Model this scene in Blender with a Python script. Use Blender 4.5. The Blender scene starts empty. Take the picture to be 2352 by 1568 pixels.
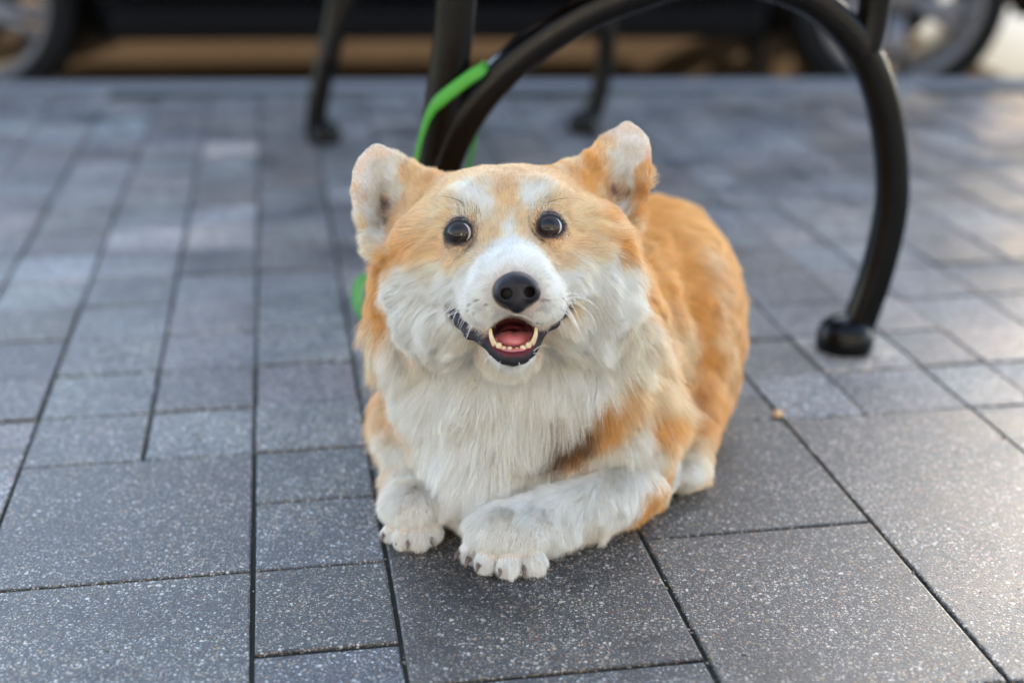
import bpy, bmesh, math, random
import numpy as np
from mathutils import Vector, Matrix
from mathutils.bvhtree import BVHTree
from mathutils.kdtree import KDTree

SC = bpy.context.scene
COL = SC.collection
RNG = np.random.default_rng(7)
random.seed(7)

# ------------------------------------------------------------------ camera, sky, sun, exposure
H = 0.55                      # camera height
FPX = 3267.0                  # focal length in pixels of a 2352 px wide frame
PITCH = math.atan(1199 / FPX)
CP, SP = math.cos(PITCH), math.sin(PITCH)
cam_d = bpy.data.cameras.new('camera')
cam = bpy.data.objects.new('camera', cam_d)
COL.objects.link(cam)
cam.location = (0, 0, H)
cam.rotation_euler = (math.pi / 2 - PITCH, 0, 0)
cam_d.sensor_width = 36
cam_d.lens = 36 * FPX / 2352
cam_d.clip_start = 0.02
cam_d.clip_end = 500
cam_d.dof.use_dof = True
cam_d.dof.focus_distance = 1.060
cam_d.dof.aperture_fstop = 2.5
SC.camera = cam

SUN_EL, SUN_AZ = math.radians(12), math.radians(15.5)     # azimuth measured from +Y towards +X
world = bpy.data.worlds.new('World')
SC.world = world
world.use_nodes = True
nt = world.node_tree
sky = nt.nodes.new('ShaderNodeTexSky')
sky.sky_type = 'NISHITA'
sky.sun_disc = False
sky.sun_elevation = SUN_EL
sky.sun_rotation = SUN_AZ
sky.dust_density = 1.5
sky.ozone_density = 2.0
bg = nt.nodes['Background']
bg.inputs['Strength'].default_value = 0.15
hsv = nt.nodes.new('ShaderNodeHueSaturation')       # thin high haze takes the edge off the blue
hsv.inputs['Saturation'].default_value = 0.78
nt.links.new(sky.outputs[0], hsv.inputs['Color'])
nt.links.new(hsv.outputs[0], bg.inputs['Color'])
sun_d = bpy.data.lights.new('sun', 'SUN')
sun_d.energy = 3.0
sun_d.angle = math.radians(0.8)
sun_d.color = (1.0, 0.90, 0.76)
sun = bpy.data.objects.new('sun', sun_d)
COL.objects.link(sun)
sdir = Vector((math.sin(SUN_AZ) * math.cos(SUN_EL), math.cos(SUN_AZ) * math.cos(SUN_EL), math.sin(SUN_EL)))
sun.rotation_euler = sdir.to_track_quat('Z', 'Y').to_euler()
sun.location = (3, 6, 4)

SC.view_settings.view_transform = 'Standard'
SC.view_settings.look = 'None'
SC.view_settings.exposure = 2.85
SC.view_settings.gamma = 1.0
SC.view_settings.use_curve_mapping = False
SC.render.engine = 'CYCLES'
cy = SC.cycles
cy.max_bounces = 7
cy.diffuse_bounces = 3
cy.glossy_bounces = 3
cy.transmission_bounces = 5
cy.use_adaptive_sampling = True
cy.adaptive_threshold = 0.008
cy.transparent_max_bounces = 8
cy.use_denoising = True
cy.sample_clamp_indirect = 8.0
try:
    SC.cycles_curves.shape = 'RIBBONS'
    SC.cycles_curves.subdivisions = 2
except Exception:
    pass

# ------------------------------------------------------------------ helpers
def wp(px, py, d):
    """Point seen at (px, py) of the 2352-wide picture, d metres along the lens axis, in the world."""
    a, b = (px - 1176) / FPX * d, -(py - 784) / FPX * d
    return Vector((a, d * CP + b * SP, H - d * SP + b * CP))

def gp(px, py, z=0.0):
    v = (py - 784) / FPX
    d = (H - z) / (SP + v * CP)
    return wp(px, py, d)

def cp_(px, py, d):
    return np.array([(px - 1176) / FPX * d, -(py - 784) / FPX * d, d], dtype=np.float32)

def to_world(v):
    v = np.asarray(v)
    return np.stack([v[..., 0], v[..., 2] * CP + v[..., 1] * SP, H - v[..., 2] * SP + v[..., 1] * CP], -1)

def link(name, data, parent=None):
    o = bpy.data.objects.new(name, data)
    COL.objects.link(o)
    if parent is not None:
        o.parent = parent
    return o

def tag(o, label=None, cat=None, group=None, kind=None):
    if label: o['label'] = label
    if cat: o['category'] = cat
    if group: o['group'] = group
    if kind: o['kind'] = kind
    return o

def bm_obj(name, bm, mat, parent=None, smooth=True, recalc=True):
    if recalc:
        bmesh.ops.recalc_face_normals(bm, faces=bm.faces[:])
    me = bpy.data.meshes.new(name)
    bm.to_mesh(me); bm.free()
    if smooth:
        me.polygons.foreach_set('use_smooth', [True] * len(me.polygons))
    if mat: me.materials.append(mat)
    return link(name, me, parent)

def bevel(o, w, seg=2, ang=40):
    m = o.modifiers.new('bevel', 'BEVEL')
    m.width = w; m.segments = seg; m.limit_method = 'ANGLE'; m.angle_limit = math.radians(ang)
    return o

def add_box(bm, lo, hi, M=None):
    vs = []
    for x in (lo[0], hi[0]):
        for y in (lo[1], hi[1]):
            for z in (lo[2], hi[2]):
                v = Vector((x, y, z))
                vs.append(bm.verts.new(M @ v if M else v))
    for f in ((0, 1, 3, 2), (4, 6, 7, 5), (0, 4, 5, 1), (2, 3, 7, 6), (0, 2, 6, 4), (1, 5, 7, 3)):
        bm.faces.new([vs[i] for i in f])

def catmull(pts, n=8):
    pts = [Vector(p) for p in pts]
    P = [2 * pts[0] - pts[1]] + pts + [2 * pts[-1] - pts[-2]]
    out = []
    for i in range(1, len(P) - 2):
        for k in range(n):
            t = k / n
            out.append(0.5 * ((2 * P[i]) + (P[i + 1] - P[i - 1]) * t + (2 * P[i - 1] - 5 * P[i] + 4 * P[i + 1] - P[i + 2]) * t * t
                              + (-P[i - 1] + 3 * P[i] - 3 * P[i + 1] + P[i + 2]) * t ** 3))
    out.append(pts[-1])
    return out

def add_sweep(bm, path, side, w, t, radii=None, ring=12, power=2.0, caps=True):
    """Sweep a (super)elliptic section along a path; `side` is the section's width axis."""
    side = Vector(side).normalized()
    rings = []
    n = len(path)
    for i, p in enumerate(path):
        a = path[max(i - 1, 0)]; b = path[min(i + 1, n - 1)]
        tan = (b - a).normalized()
        s = (side - tan * side.dot(tan)).normalized()
        u = tan.cross(s)
        k = radii[i] if radii else 1.0
        r = []
        for j in range(ring):
            an = 2 * math.pi * j / ring
            c, q = math.cos(an), math.sin(an)
            c = math.copysign(abs(c) ** (2 / power), c); q = math.copysign(abs(q) ** (2 / power), q)
            r.append(bm.verts.new(p + s * c * w * k + u * q * t * k))
        rings.append(r)
    for i in range(n - 1):
        for j in range(ring):
            bm.faces.new((rings[i][j], rings[i][(j + 1) % ring], rings[i + 1][(j + 1) % ring], rings[i + 1][j]))
    if caps:
        bm.faces.new(rings[0][::-1]); bm.faces.new(rings[-1])

def add_lathe(bm, prof, M=None, seg=32):
    """prof: (radius, height) pairs round the local Z axis."""
    rings = []
    for r, z in prof:
        ring = []
        for j in range(seg):
            a = 2 * math.pi * j / seg
            v = Vector((r * math.cos(a), r * math.sin(a), z))
            ring.append(bm.verts.new(M @ v if M else v))
        rings.append(ring)
    for i in range(len(rings) - 1):
        for j in range(seg):
            bm.faces.new((rings[i][j], rings[i][(j + 1) % seg], rings[i + 1][(j + 1) % seg], rings[i + 1][j]))
    return rings

# ------------------------------------------------------------------ materials
class NT:
    def __init__(s, name):
        s.m = bpy.data.materials.new(name); s.m.use_nodes = True
        s.t = s.m.node_tree; s.b = s.t.nodes['Principled BSDF']
    def n(s, typ, ins=None, **kw):
        o = s.t.nodes.new(typ)
        for k, v in kw.items(): setattr(o, k, v)
        for k, v in (ins or {}).items():
            if isinstance(v, bpy.types.NodeSocket): s.t.links.new(v, o.inputs[k])
            else: o.inputs[k].default_value = v
        return o
    def l(s, a, b): s.t.links.new(a, b)
    def ramp(s, fac, stops, interp='LINEAR'):
        r = s.n('ShaderNodeValToRGB', {0: fac})
        r.color_ramp.interpolation = interp
        el = r.color_ramp.elements
        while len(el) < len(stops): el.new(0.5)
        for e, (p, c) in zip(el, stops):
            e.position = p; e.color = (*c, 1)
        return r.outputs[0]
    def mix(s, fac, a, b, mode='MIX'):
        o = s.n('ShaderNodeMix', data_type='RGBA', blend_type=mode)
        for k, v in ((0, fac), (6, a), (7, b)):
            if isinstance(v, bpy.types.NodeSocket): s.l(v, o.inputs[k])
            else: o.inputs[k].default_value = v if k == 0 else (*v, 1)
        return o.outputs[2]
    def set(s, **kw):
        for k, v in kw.items():
            k = k.replace('_', ' ')
            if isinstance(v, bpy.types.NodeSocket): s.l(v, s.b.inputs[k])
            else: s.b.inputs[k].default_value = v if not (isinstance(v, tuple) and len(v) == 3) else (*v, 1)
        return s.m

def simple(name, col, rough=0.5, metal=0.0, coat=0.0, noise=0.0, scale=30.0):
    a = NT(name)
    a.set(Base_Color=col, Roughness=rough, Metallic=metal, Coat_Weight=coat)
    if noise:
        tc = a.n('ShaderNodeTexCoord')
        nz = a.n('ShaderNodeTexNoise', {'Vector': tc.outputs['Object'], 'Scale': scale, 'Detail': 6.0})
        c = a.mix(nz.outputs[0], tuple(x * (1 - noise) for x in col), tuple(min(1, x * (1 + noise)) for x in col))
        a.set(Base_Color=c)
        rr = a.n('ShaderNodeMapRange', {'Value': nz.outputs[0], 'To Min': rough * 0.75, 'To Max': min(1, rough * 1.25)})
        a.set(Roughness=rr.outputs[0])
    return a.m

def mat_paver():
    a = NT('exposed_aggregate')
    geo = a.n('ShaderNodeNewGeometry')
    pos = geo.outputs['Position']
    oi = a.n('ShaderNodeObjectInfo')
    warp = a.n('ShaderNodeTexNoise', {'Vector': pos, 'Scale': 260.0, 'Detail': 2.0})
    wv = a.n('ShaderNodeVectorMath', {0: warp.outputs['Color'], 1: (0.5, 0.5, 0.5)}, operation='SUBTRACT')
    ws = a.n('ShaderNodeVectorMath', {0: wv.outputs[0], 'Scale': 0.0022}, operation='SCALE')
    p2 = a.n('ShaderNodeVectorMath', {0: pos, 1: ws.outputs[0]}, operation='ADD').outputs[0]
    # matrix: fine sand
    sand = a.n('ShaderNodeTexNoise', {'Vector': p2, 'Scale': 900.0, 'Detail': 4.0, 'Roughness': 0.8})
    base = a.ramp(sand.outputs[0], [(0.36, (0.010, 0.013, 0.018)), (0.50, (0.046, 0.052, 0.058)), (0.64, (0.20, 0.21, 0.215))])
    patch = a.n('ShaderNodeTexNoise', {'Vector': pos, 'Scale': 9.0, 'Detail': 5.0, 'Roughness': 0.65})
    def chips(scale, lo, hi, thr, palette, prev):
        v = a.n('ShaderNodeTexVoronoi', {'Vector': p2, 'Scale': scale, 'Randomness': 1.0})
        ed = a.n('ShaderNodeMapRange', {'Value': v.outputs['Distance'], 'From Min': hi, 'From Max': lo})
        sep = a.n('ShaderNodeSeparateColor', {0: v.outputs['Color']})
        rsz = a.n('ShaderNodeMath', {0: sep.outputs[1], 1: thr}, operation='GREATER_THAN')
        fac = a.n('ShaderNodeMath', {0: ed.outputs[0], 1: rsz.outputs[0]}, operation='MULTIPLY')
        col = a.ramp(sep.outputs[0], palette, 'CONSTANT')
        return a.mix(fac.outputs[0], prev, col), fac.outputs[0]
    pal = [(0.0, (0.03, 0.035, 0.05)), (0.16, (0.22, 0.22, 0.22)), (0.34, (0.10, 0.105, 0.12)), (0.48, (0.42, 0.40, 0.37)), (0.62, (0.60, 0.59, 0.56)),
           (0.72, (0.45, 0.31, 0.23)), (0.80, (0.30, 0.24, 0.12)), (0.86, (0.18, 0.07, 0.045)), (0.90, (0.70, 0.69, 0.67)), (0.96, (0.14, 0.15, 0.12))]
    c, f1 = chips(600.0, 0.32, 0.44, 0.12, pal, base)
    c, f2 = chips(330.0, 0.32, 0.40, 0.38, pal, c)
    c, f3 = chips(160.0, 0.24, 0.30, 0.78, pal, c)
    # stains and wear, paver to paver tint
    st = a.ramp(patch.outputs[0], [(0.32, (0.50, 0.51, 0.55)), (0.47, (0.92, 0.92, 0.95)), (0.66, (1.28, 1.25, 1.21))])
    c = a.mix(1.0, c, st, 'MULTIPLY')
    damp = a.n('ShaderNodeTexNoise', {'Vector': pos, 'Scale': 17.0, 'Detail': 6.0, 'Roughness': 0.7, 'Distortion': 0.6})
    c = a.mix(1.0, c, a.ramp(damp.outputs[0], [(0.30, (0.30, 0.31, 0.34)), (0.385, (1, 1, 1))]), 'MULTIPLY')
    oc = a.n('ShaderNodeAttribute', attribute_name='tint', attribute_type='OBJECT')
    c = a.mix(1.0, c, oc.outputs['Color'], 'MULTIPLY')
    rg = a.n('ShaderNodeMapRange', {'Value': patch.outputs[0], 'From Min': 0.3, 'From Max': 0.7, 'To Min': 0.30, 'To Max': 0.50})
    a.set(Base_Color=c, Roughness=rg.outputs[0])
    a.b.inputs['Specular IOR Level'].default_value = 0.5
    hsum = a.n('ShaderNodeMath', {0: sand.outputs[0], 1: f2}, operation='ADD')
    bp = a.n('ShaderNodeBump', {'Height': hsum.outputs[0], 'Strength': 0.55, 'Distance': 0.0006})
    a.l(bp.outputs[0], a.b.inputs['Normal'])
    return a.m

def mat_ground(name, c1, c2, scale, rough=0.9, matt=False):
    a = NT(name)
    geo = a.n('ShaderNodeNewGeometry')
    nz = a.n('ShaderNodeTexNoise', {'Vector': geo.outputs['Position'], 'Scale': scale, 'Detail': 8.0, 'Roughness': 0.7})
    cc_ = a.mix(nz.outputs[0], c1, c2)
    a.set(Base_Color=cc_, Roughness=rough)
    if matt: a.l(a.n('ShaderNodeBsdfDiffuse', {'Color': cc_}).outputs[0], a.t.nodes['Material Output'].inputs['Surface'])
    bp = a.n('ShaderNodeBump', {'Height': nz.outputs[0], 'Strength': 0.4, 'Distance': 0.004})
    a.l(bp.outputs[0], a.b.inputs['Normal'])
    return a.m

M_paver = mat_paver()
M_joint = mat_ground('joint_sand_moss', (0.004, 0.006, 0.004), (0.016, 0.020, 0.013), 160)
M_road = mat_ground('sandy_road', (0.05, 0.034, 0.022), (0.10, 0.07, 0.045), 3)
_pb = M_road.node_tree.nodes['Principled BSDF']         # dry dusty surface: no sheen at all
_df = M_road.node_tree.nodes.new('ShaderNodeBsdfDiffuse')
M_road.node_tree.links.new(_pb.inputs['Base Color'].links[0].from_socket, _df.inputs['Color'])
M_road.node_tree.links.new(_df.outputs[0], M_road.node_tree.nodes['Material Output'].inputs['Surface'])
M_kerb = mat_ground('kerb_granite', (0.11, 0.115, 0.125), (0.20, 0.20, 0.21), 90)

# ------------------------------------------------------------------ pavement
YAW = math.atan2(.1748, 1.0652)
CY, SY = math.cos(YAW), math.sin(YAW)
def sw(s, t, z=0.0):          # paving grid -> world
    return Vector((s * CY - t * SY, s * SY + t * CY, z))

kerb_a, kerb_b = gp(0, 206), gp(2352, 196)
kd = (kerb_b - kerb_a).normalized(); kn = Vector((-kd.y, kd.x, 0))       # kn points to the road
ROADZ = -0.19
def kerb_dist(x, y):
    return (Vector((x, y, 0)) - kerb_a).dot(kn)

bm = bmesh.new()
KW = 0.10
pa = kerb_a - kn * 0.02
a0, a1 = pa - kd * 12, pa + kd * 12
b0, b1 = a0 - kn * 12, a1 - kn * 12
vs = [bm.verts.new((p.x, p.y, z)) for z in (-0.0022, -0.4) for p in (b0, b1, a1, a0)]
for f in ((0, 1, 2, 3), (7, 6, 5, 4), (0, 4, 5, 1), (1, 5, 6, 2), (2, 6, 7, 3), (3, 7, 4, 0)):
    bm.faces.new([vs[i] for i in f])
pavement = tag(bm_obj('pavement', bm, M_joint, smooth=False), 'grey stone pavement with dark mossy joints under the dog', kind='structure')

# the road beyond, lower by a kerb
bm = bmesh.new()
r0 = kerb_a + kn * KW
q = [r0 - kd * 60, r0 + kd * 60, r0 + kd * 60 + kn * 150, r0 - kd * 60 + kn * 150]
bm.faces.new([bm.verts.new((p.x, p.y, ROADZ)) for p in q])
tag(bm_obj('road', bm, M_road, smooth=False), 'pale sandy road surface beyond the kerb under the parked car', kind='structure')

# pale sheet over the road: sunlit ground painted in right of the car
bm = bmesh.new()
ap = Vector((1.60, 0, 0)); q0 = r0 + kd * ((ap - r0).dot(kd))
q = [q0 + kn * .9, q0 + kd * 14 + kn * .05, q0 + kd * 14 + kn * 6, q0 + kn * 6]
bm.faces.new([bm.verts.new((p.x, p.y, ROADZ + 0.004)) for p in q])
tag(bm_obj('painted_sun_patch', bm, mat_ground('sun_patch_paint', (0.26, 0.25, 0.22), (0.40, 0.38, 0.34), 5, matt=True), smooth=False), 'pale sheet on the road with sunlight painted in, beyond the right end of the parked car', kind='structure')
gap = 0.0030
S = [-0.0405, 0.0640, 0.2720, 0.4680, 0.6620]
s_lines = [-0.0405 - 0.1045 * k for k in range(16, 0, -1)]
TL = [0.29, 0.41, 0.525, 0.645, 0.762, 0.8775, 0.998, 1.1165, 1.2225, 1.3360, 1.4505]
while TL[-1] < 4.0: TL.append(TL[-1] + 0.1145)
cells = []
rr = random.Random(11)
def lay(s0, s1, t0, t1): cells.append((s0, s1, t0, t1))
def column(s0, s1, ts):
    for u, v in zip(ts[:-1], ts[1:]): lay(s0, s1, u, v)
far = lambda t: [x for x in TL if x >= t - 1e-4]
# named strips read off the photograph
lay(-0.2495, -0.0405, 0.762, 0.998); lay(-0.2495, -0.0405, 0.998, 1.2225); lay(-0.2495, -0.0405, 0.525, 0.762)
column(-0.2495, -0.1415, far(1.2225)); column(-0.1415, -0.0405, far(1.2225))
column(-0.0405, 0.0640, TL)
lay(0.064, 0.272, 0.60, 0.822); lay(0.064, 0.272, 0.822, 1.055); lay(0.064, 0.272, 1.055, 1.2225)
column(0.064, 0.170, far(1.2225)); column(0.170, 0.272, far(1.2225))
lay(0.272, 0.468, 0.762, 1.000); lay(0.272, 0.468, 1.000, 1.279); lay(0.272, 0.468, 0.56, 0.762)
ts = [1.279] + far(1.336)[0:]
column(0.272, 0.372, ts); column(0.372, 0.468, [1.279, 1.336] + far(1.4505))
lay(0.468, 0.662, 0.762, 1.2175); lay(0.468, 0.662, 0.56, 0.762)
tr = [1.2175, 1.331, 1.439, 1.553] + far(1.66)
column(0.468, 0.554, tr); column(0.554, 0.662, tr)
lay(0.662, 0.870, 0.762, 0.99); lay(0.662, 0.870, 0.99, 1.2175)
column(0.662, 0.736, tr); column(0.736, 0.840, tr)
# the rest: mixed format rows
s = 0.840
s_r = [0.840 + 0.1045 * k for k in range(0, 13)]
for k in range(len(s_r) - 1): column(s_r[k], s_r[k + 1], tr)
k = len(s_lines) - 2
sl = [-0.2495 - 0.1045 * k for k in range(0, 21)]
for k in range(0, 20, 2):
    j = 5
    while j < len(TL) - 2:
        if j <= 8 and rr.random() < 0.5:
            lay(sl[k + 2], sl[k], TL[j], TL[j + 2]); j += 2
        else:
            lay(sl[k + 1], sl[k], TL[j], TL[j + 1]); lay(sl[k + 2], sl[k + 1], TL[j], TL[j + 1]); j += 1
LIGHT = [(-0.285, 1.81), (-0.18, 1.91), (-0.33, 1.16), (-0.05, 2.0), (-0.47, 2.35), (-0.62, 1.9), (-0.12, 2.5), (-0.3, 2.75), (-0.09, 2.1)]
def build_cell(bm, c, z):
    s0, s1, t0, t1 = c
    g = gap / 2 * rr.uniform(0.8, 1.5)
    s0 += g; s1 -= g; t0 += g; t1 -= g
    b = 0.0014
    zt = z
    def ring(i, z): return [bm.verts.new(sw(*p, z)) for p in ((s0 + i, t0 + i), (s1 - i, t0 + i), (s1 - i, t1 - i), (s0 + i, t1 - i))]
    r = [ring(0, -0.05), ring(0, zt - b), ring(b * 0.3, zt - b * 0.3), ring(b * 1.2, zt)]
    for a_, b_ in zip(r[:-1], r[1:]):
        for j in range(4): bm.faces.new((a_[j], a_[(j + 1) % 4], b_[(j + 1) % 4], b_[j]))
    bm.faces.new(r[-1])
def visible(c):
    m = sw((c[0] + c[1]) / 2, (c[2] + c[3]) / 2)
    if kerb_dist(m.x, m.y) > -0.07: return None
    d = m.y * CP + H * SP
    u = -H * CP + m.y * SP
    if d < 0.3: return None
    x, y = 1176 + FPX * m.x / d, 784 - FPX * u / d
    return (-350 < x < 2700 and 100 < y < 1950), d
near = []; outer = []
def fill(s0, s1, t_hi, t_lo=-1.0):
    t = t_hi
    while t > t_lo:
        h_ = rr.choice((0.115, 0.229, 0.229)) if s1 - s0 > .15 else 0.115
        outer.append((s0, s1, t - h_, t)); t -= h_
for s0_, s1_, tt_ in ((-0.2495, -0.0405, .525), (-0.0405, .064, .29), (.064, .272, .60), (.272, .468, .56), (.468, .662, .56), (.662, .870, .762)): fill(s0_, s1_, tt_)
for k in range(0, 20, 2): fill(sl[k + 2], sl[k], TL[5])
for k in range(7): fill(.870 + .209 * k, .870 + .209 * (k + 1), 1.2175)
for k in range(7): fill(2.333 + .209 * k, 2.333 + .209 * (k + 1), 4.6)
for k in range(7): fill(sl[20] - .209 * (k + 1), sl[20] - .209 * k, 4.6)
for k in range(2): fill(2.094 + .1195 * k, 2.094 + .1195 * (k + 1), 4.6)
for c in cells:
    r = visible(c)
    if r and r[0]: near.append((r[1] / (c[1] - c[0]), c))
    elif r: outer.append(c)
near.sort(key=lambda k: k[0])
far_bm = bmesh.new()
for i, (_, c) in enumerate(near):
    dz = rr.uniform(-0.0012, 0.0012)
    if i < 296:
        bm = bmesh.new(); build_cell(bm, c, dz)
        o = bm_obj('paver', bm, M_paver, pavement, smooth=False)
        sc_, tc_ = (c[0] + c[1]) / 2, (c[2] + c[3]) / 2
        v = rr.gauss(0.97, 0.12)
        if tc_ > 1.3: v *= rr.choice((0.85, 0.95, 1.0, 1.1, 1.25))
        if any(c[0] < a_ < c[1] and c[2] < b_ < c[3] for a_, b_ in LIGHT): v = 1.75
        if c[1] - c[0] < .15 and tc_ > 1.22: v *= 1.18  # small far pavers lightened: grazing sky brightness put into the tint
        if abs(c[0] - .064) < .01 and c[1] - c[0] > .15: v = .62  # slabs under the dog darkened: its contact shade put into the tint
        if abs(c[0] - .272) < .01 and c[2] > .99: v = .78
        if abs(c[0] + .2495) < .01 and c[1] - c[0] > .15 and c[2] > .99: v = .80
        w = rr.uniform(-0.05, 0.09); g3 = rr.uniform(-0.03, 0.03)
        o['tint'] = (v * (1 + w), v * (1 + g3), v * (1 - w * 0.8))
    else:
        build_cell(far_bm, c, dz)
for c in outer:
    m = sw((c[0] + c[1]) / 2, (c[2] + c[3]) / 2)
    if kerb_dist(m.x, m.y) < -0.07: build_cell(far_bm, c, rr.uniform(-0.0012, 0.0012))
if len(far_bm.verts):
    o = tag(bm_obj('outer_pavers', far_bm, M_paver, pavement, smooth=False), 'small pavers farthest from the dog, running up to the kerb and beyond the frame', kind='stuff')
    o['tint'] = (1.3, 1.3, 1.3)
else: far_bm.free()
# kerb stones
x = -8.0
while x < 8.0:
    bm = bmesh.new()
    w = 0.995
    base = kerb_a + kd * x
    Mx = Matrix.Translation(base) @ Matrix.Rotation(math.atan2(kd.y, kd.x), 4, 'Z')
    add_box(bm, (0, -0.015, -0.4), (w - 0.006, KW, 0.0), Mx)
    o = bm_obj('kerb_stone', bm, M_kerb, pavement, smooth=False); bevel(o, 0.008)
    x += w

# ------------------------------------------------------------------ parked car
M_paint = simple('navy_paint', (0.0012, 0.0022, 0.0045), 0.25)
M_paint.node_tree.nodes['Principled BSDF'].inputs['Specular IOR Level'].default_value = 0.10
M_rubber = simple('tyre_rubber', (0.012, 0.012, 0.013), 0.8, noise=0.3)
M_plastic = simple('black_plastic', (0.004, 0.004, 0.005), 0.7)
for m_ in (M_rubber, M_plastic): m_.node_tree.nodes['Principled BSDF'].inputs['Specular IOR Level'].default_value = 0.10
M_alloy = simple('grey_alloy', (0.15, 0.15, 0.165), 0.5, metal=0.6, noise=0.08)
M_glass = simple('tinted_glass', (0.01, 0.012, 0.014), 0.05, coat=1.0)
M_lampg = simple('lamp_lens', (0.5, 0.5, 0.5), 0.1, coat=1.0)
M_red = simple('red_lamp', (0.35, 0.01, 0.01), 0.1, coat=1.0)
car = link('parked_car', None)
tag(car, 'dark navy car parked along the kerb beyond the bench, grey alloy wheels', 'car')
rw, lw = gp(2053, 250, ROADZ), gp(-60, 262, ROADZ)       # wheel contacts
cdir = (rw - lw); cdir.z = 0; WB = cdir.length; cdir.normalize()
mid = (rw + lw) / 2
car.location = (mid.x, mid.y, ROADZ)
car.rotation_euler.z = math.atan2(cdir.y, cdir.x)
WR = 0.078 * (rw.y * CP + (H - ROADZ - 0.3) * SP)
CWID = 1.72                                              # local y runs away from us; outer face at y = -0.02
def arch(cx, r, n=14): return [(cx + r * math.cos(a), WR + r * math.sin(a)) for a in [math.pi - math.pi * k / n for k in range(n + 1)]]
AR = WR * 1.12
sill = 0.195
prof = [(-WB / 2 - 0.78, 0.42), (-WB / 2 - 0.74, 0.24), (-WB / 2 - AR - 0.04, 0.20)]
prof += [(x_, max(z_, 0.2)) for x_, z_ in arch(-WB / 2, AR)]
prof += [(-WB / 2 + AR + 0.03, sill), (WB / 2 - AR - 0.03, sill)]
prof += [(x_, max(z_, 0.2)) for x_, z_ in arch(WB / 2, AR)]
prof += [(WB / 2 + AR + 0.04, 0.24), (WB / 2 + 0.70, 0.27), (WB / 2 + 0.80, 0.45), (WB / 2 + 0.80, 0.78), (WB / 2 + 0.76, 0.97), (WB / 2 + 0.1, 0.99),
         (0, 0.99), (-WB / 2 + 0.2, 0.97), (-WB / 2 - 0.55, 0.88), (-WB / 2 - 0.8, 0.70)]
bm = bmesh.new()
sect = [(0.05, 0.90), (-0.01, 0.97), (-0.02, 1.0)]
lays = []
def pz(z): return z
ys = [0.05, 0.0, -0.015, -0.02]
for side in (0, 1):
    for yo, sc2 in ((0.055, 0.965), (0.015, 0.99), (0.0, 1.0)):
        y = yo if side == 0 else CWID - yo
        ring = [bm.verts.new(((px_) * (sc2 if abs(px_) > WB / 2 + AR else 1), y, z_ * (1 if z_ < 0.6 else (1 - (1 - sc2) * 0.6)))) for px_, z_ in prof]
        lays.append(ring)
order = [0, 1, 2, 5, 4, 3]
n_ = len(prof)
for a_, b_ in zip(order[:-1], order[1:]):
    for j in range(n_):
        bm.faces.new((lays[a_][j], lays[a_][(j + 1) % n_], lays[b_][(j + 1) % n_], lays[b_][j]))
bm.faces.new(lays[0][::-1]); bm.faces.new(lays[3])
bm_obj('body', bm, M_paint, car, smooth=False)
# cabin: lofted greenhouse with roof
bm = bmesh.new()
gh = [(-WB / 2 + 0.20, 0.95, 0.10), (-0.45, 1.60, 0.22), (0.2, 1.66, 0.22), (WB / 2 + 0.45, 1.62, 0.20), (WB / 2 + 0.72, 0.95, 0.08)]
L = [bm.verts.new((x_, y_, z_)) for x_, z_, y_ in gh]; R_ = [bm.verts.new((x_, CWID - y_, z_)) for x_, z_, y_ in gh]
bm.faces.new(L); bm.faces.new(R_[::-1])
for j in range(5): bm.faces.new((L[j], L[(j + 1) % 5], R_[(j + 1) % 5], R_[j]))
o = bm_obj('cabin', bm, M_paint, car, smooth=False); bevel(o, 0.03)
for x0, x1, x2, x3 in ((-WB / 2 + 0.42, 0.12, 0.12, -0.36), (0.20, WB / 2 + 0.48, WB / 2 + 0.34, 0.20)):
    for sd in (0, 1):
        bm = bmesh.new()
        yb, yt = 0.105, 0.195
        pts = [(x0, yb, 1.02), (x1, yb, 1.02), (x2, yt, 1.48), (x3, yt, 1.48)]
        f_ = [bm.verts.new((a_, b_ - 0.012 if sd == 0 else CWID - b_ + 0.012, c_)) for a_, b_, c_ in pts]
        g_ = [bm.verts.new((a_, b_ + 0.02 if sd == 0 else CWID - b_ - 0.02, c_)) for a_, b_, c_ in pts]
        bm.faces.new(f_); bm.faces.new(g_[::-1])
        for j in range(4): bm.faces.new((f_[j], g_[j], g_[(j + 1) % 4], f_[(j + 1) % 4]))
        bm_obj('side_window', bm, M_glass, car, smooth=False)
for sgn in (-1, 1):
    bm = bmesh.new(); add_box(bm, (min(sgn * (WB / 2 + 0.62), sgn * (WB / 2 + 0.79)), -0.006, 0.62), (max(sgn * (WB / 2 + 0.62), sgn * (WB / 2 + 0.79)), 0.16, 0.76))
    o = bm_obj('tail_light' if sgn > 0 else 'headlight', bm, M_red if sgn > 0 else M_lampg, car); bevel(o, 0.02)
for x0, x1 in ((-WB / 2 + AR + 0.10, -0.12), (-0.10, WB / 2 - AR - 0.08)):
    bm = bmesh.new(); add_box(bm, (x0, -0.010, 0.30), (x1, 0.02, 0.95)); o = bm_obj('door', bm, M_paint, car, smooth=False); bevel(o, 0.008)
    bm = bmesh.new(); add_box(bm, (x0 + 0.06, -0.035, 0.80), (x0 + 0.24, -0.012, 0.83)); h_ = bm_obj('handle', bm, M_paint, o); bevel(h_, 0.008)
bm = bmesh.new(); add_box(bm, (-WB / 2 + AR + 0.05, -0.022, sill - 0.004), (WB / 2 - AR - 0.05, 0.05, 0.27))
o = bm_obj('sill', bm, M_plastic, car, smooth=False); bevel(o, 0.015)
bm = bmesh.new(); add_box(bm, (WB / 2 - AR - 0.045, 0.02, 0.10), (WB / 2 - AR - 0.03, 0.24, 0.34)); bm_obj('mud_flap', bm, M_rubber, car, smooth=False)
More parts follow.
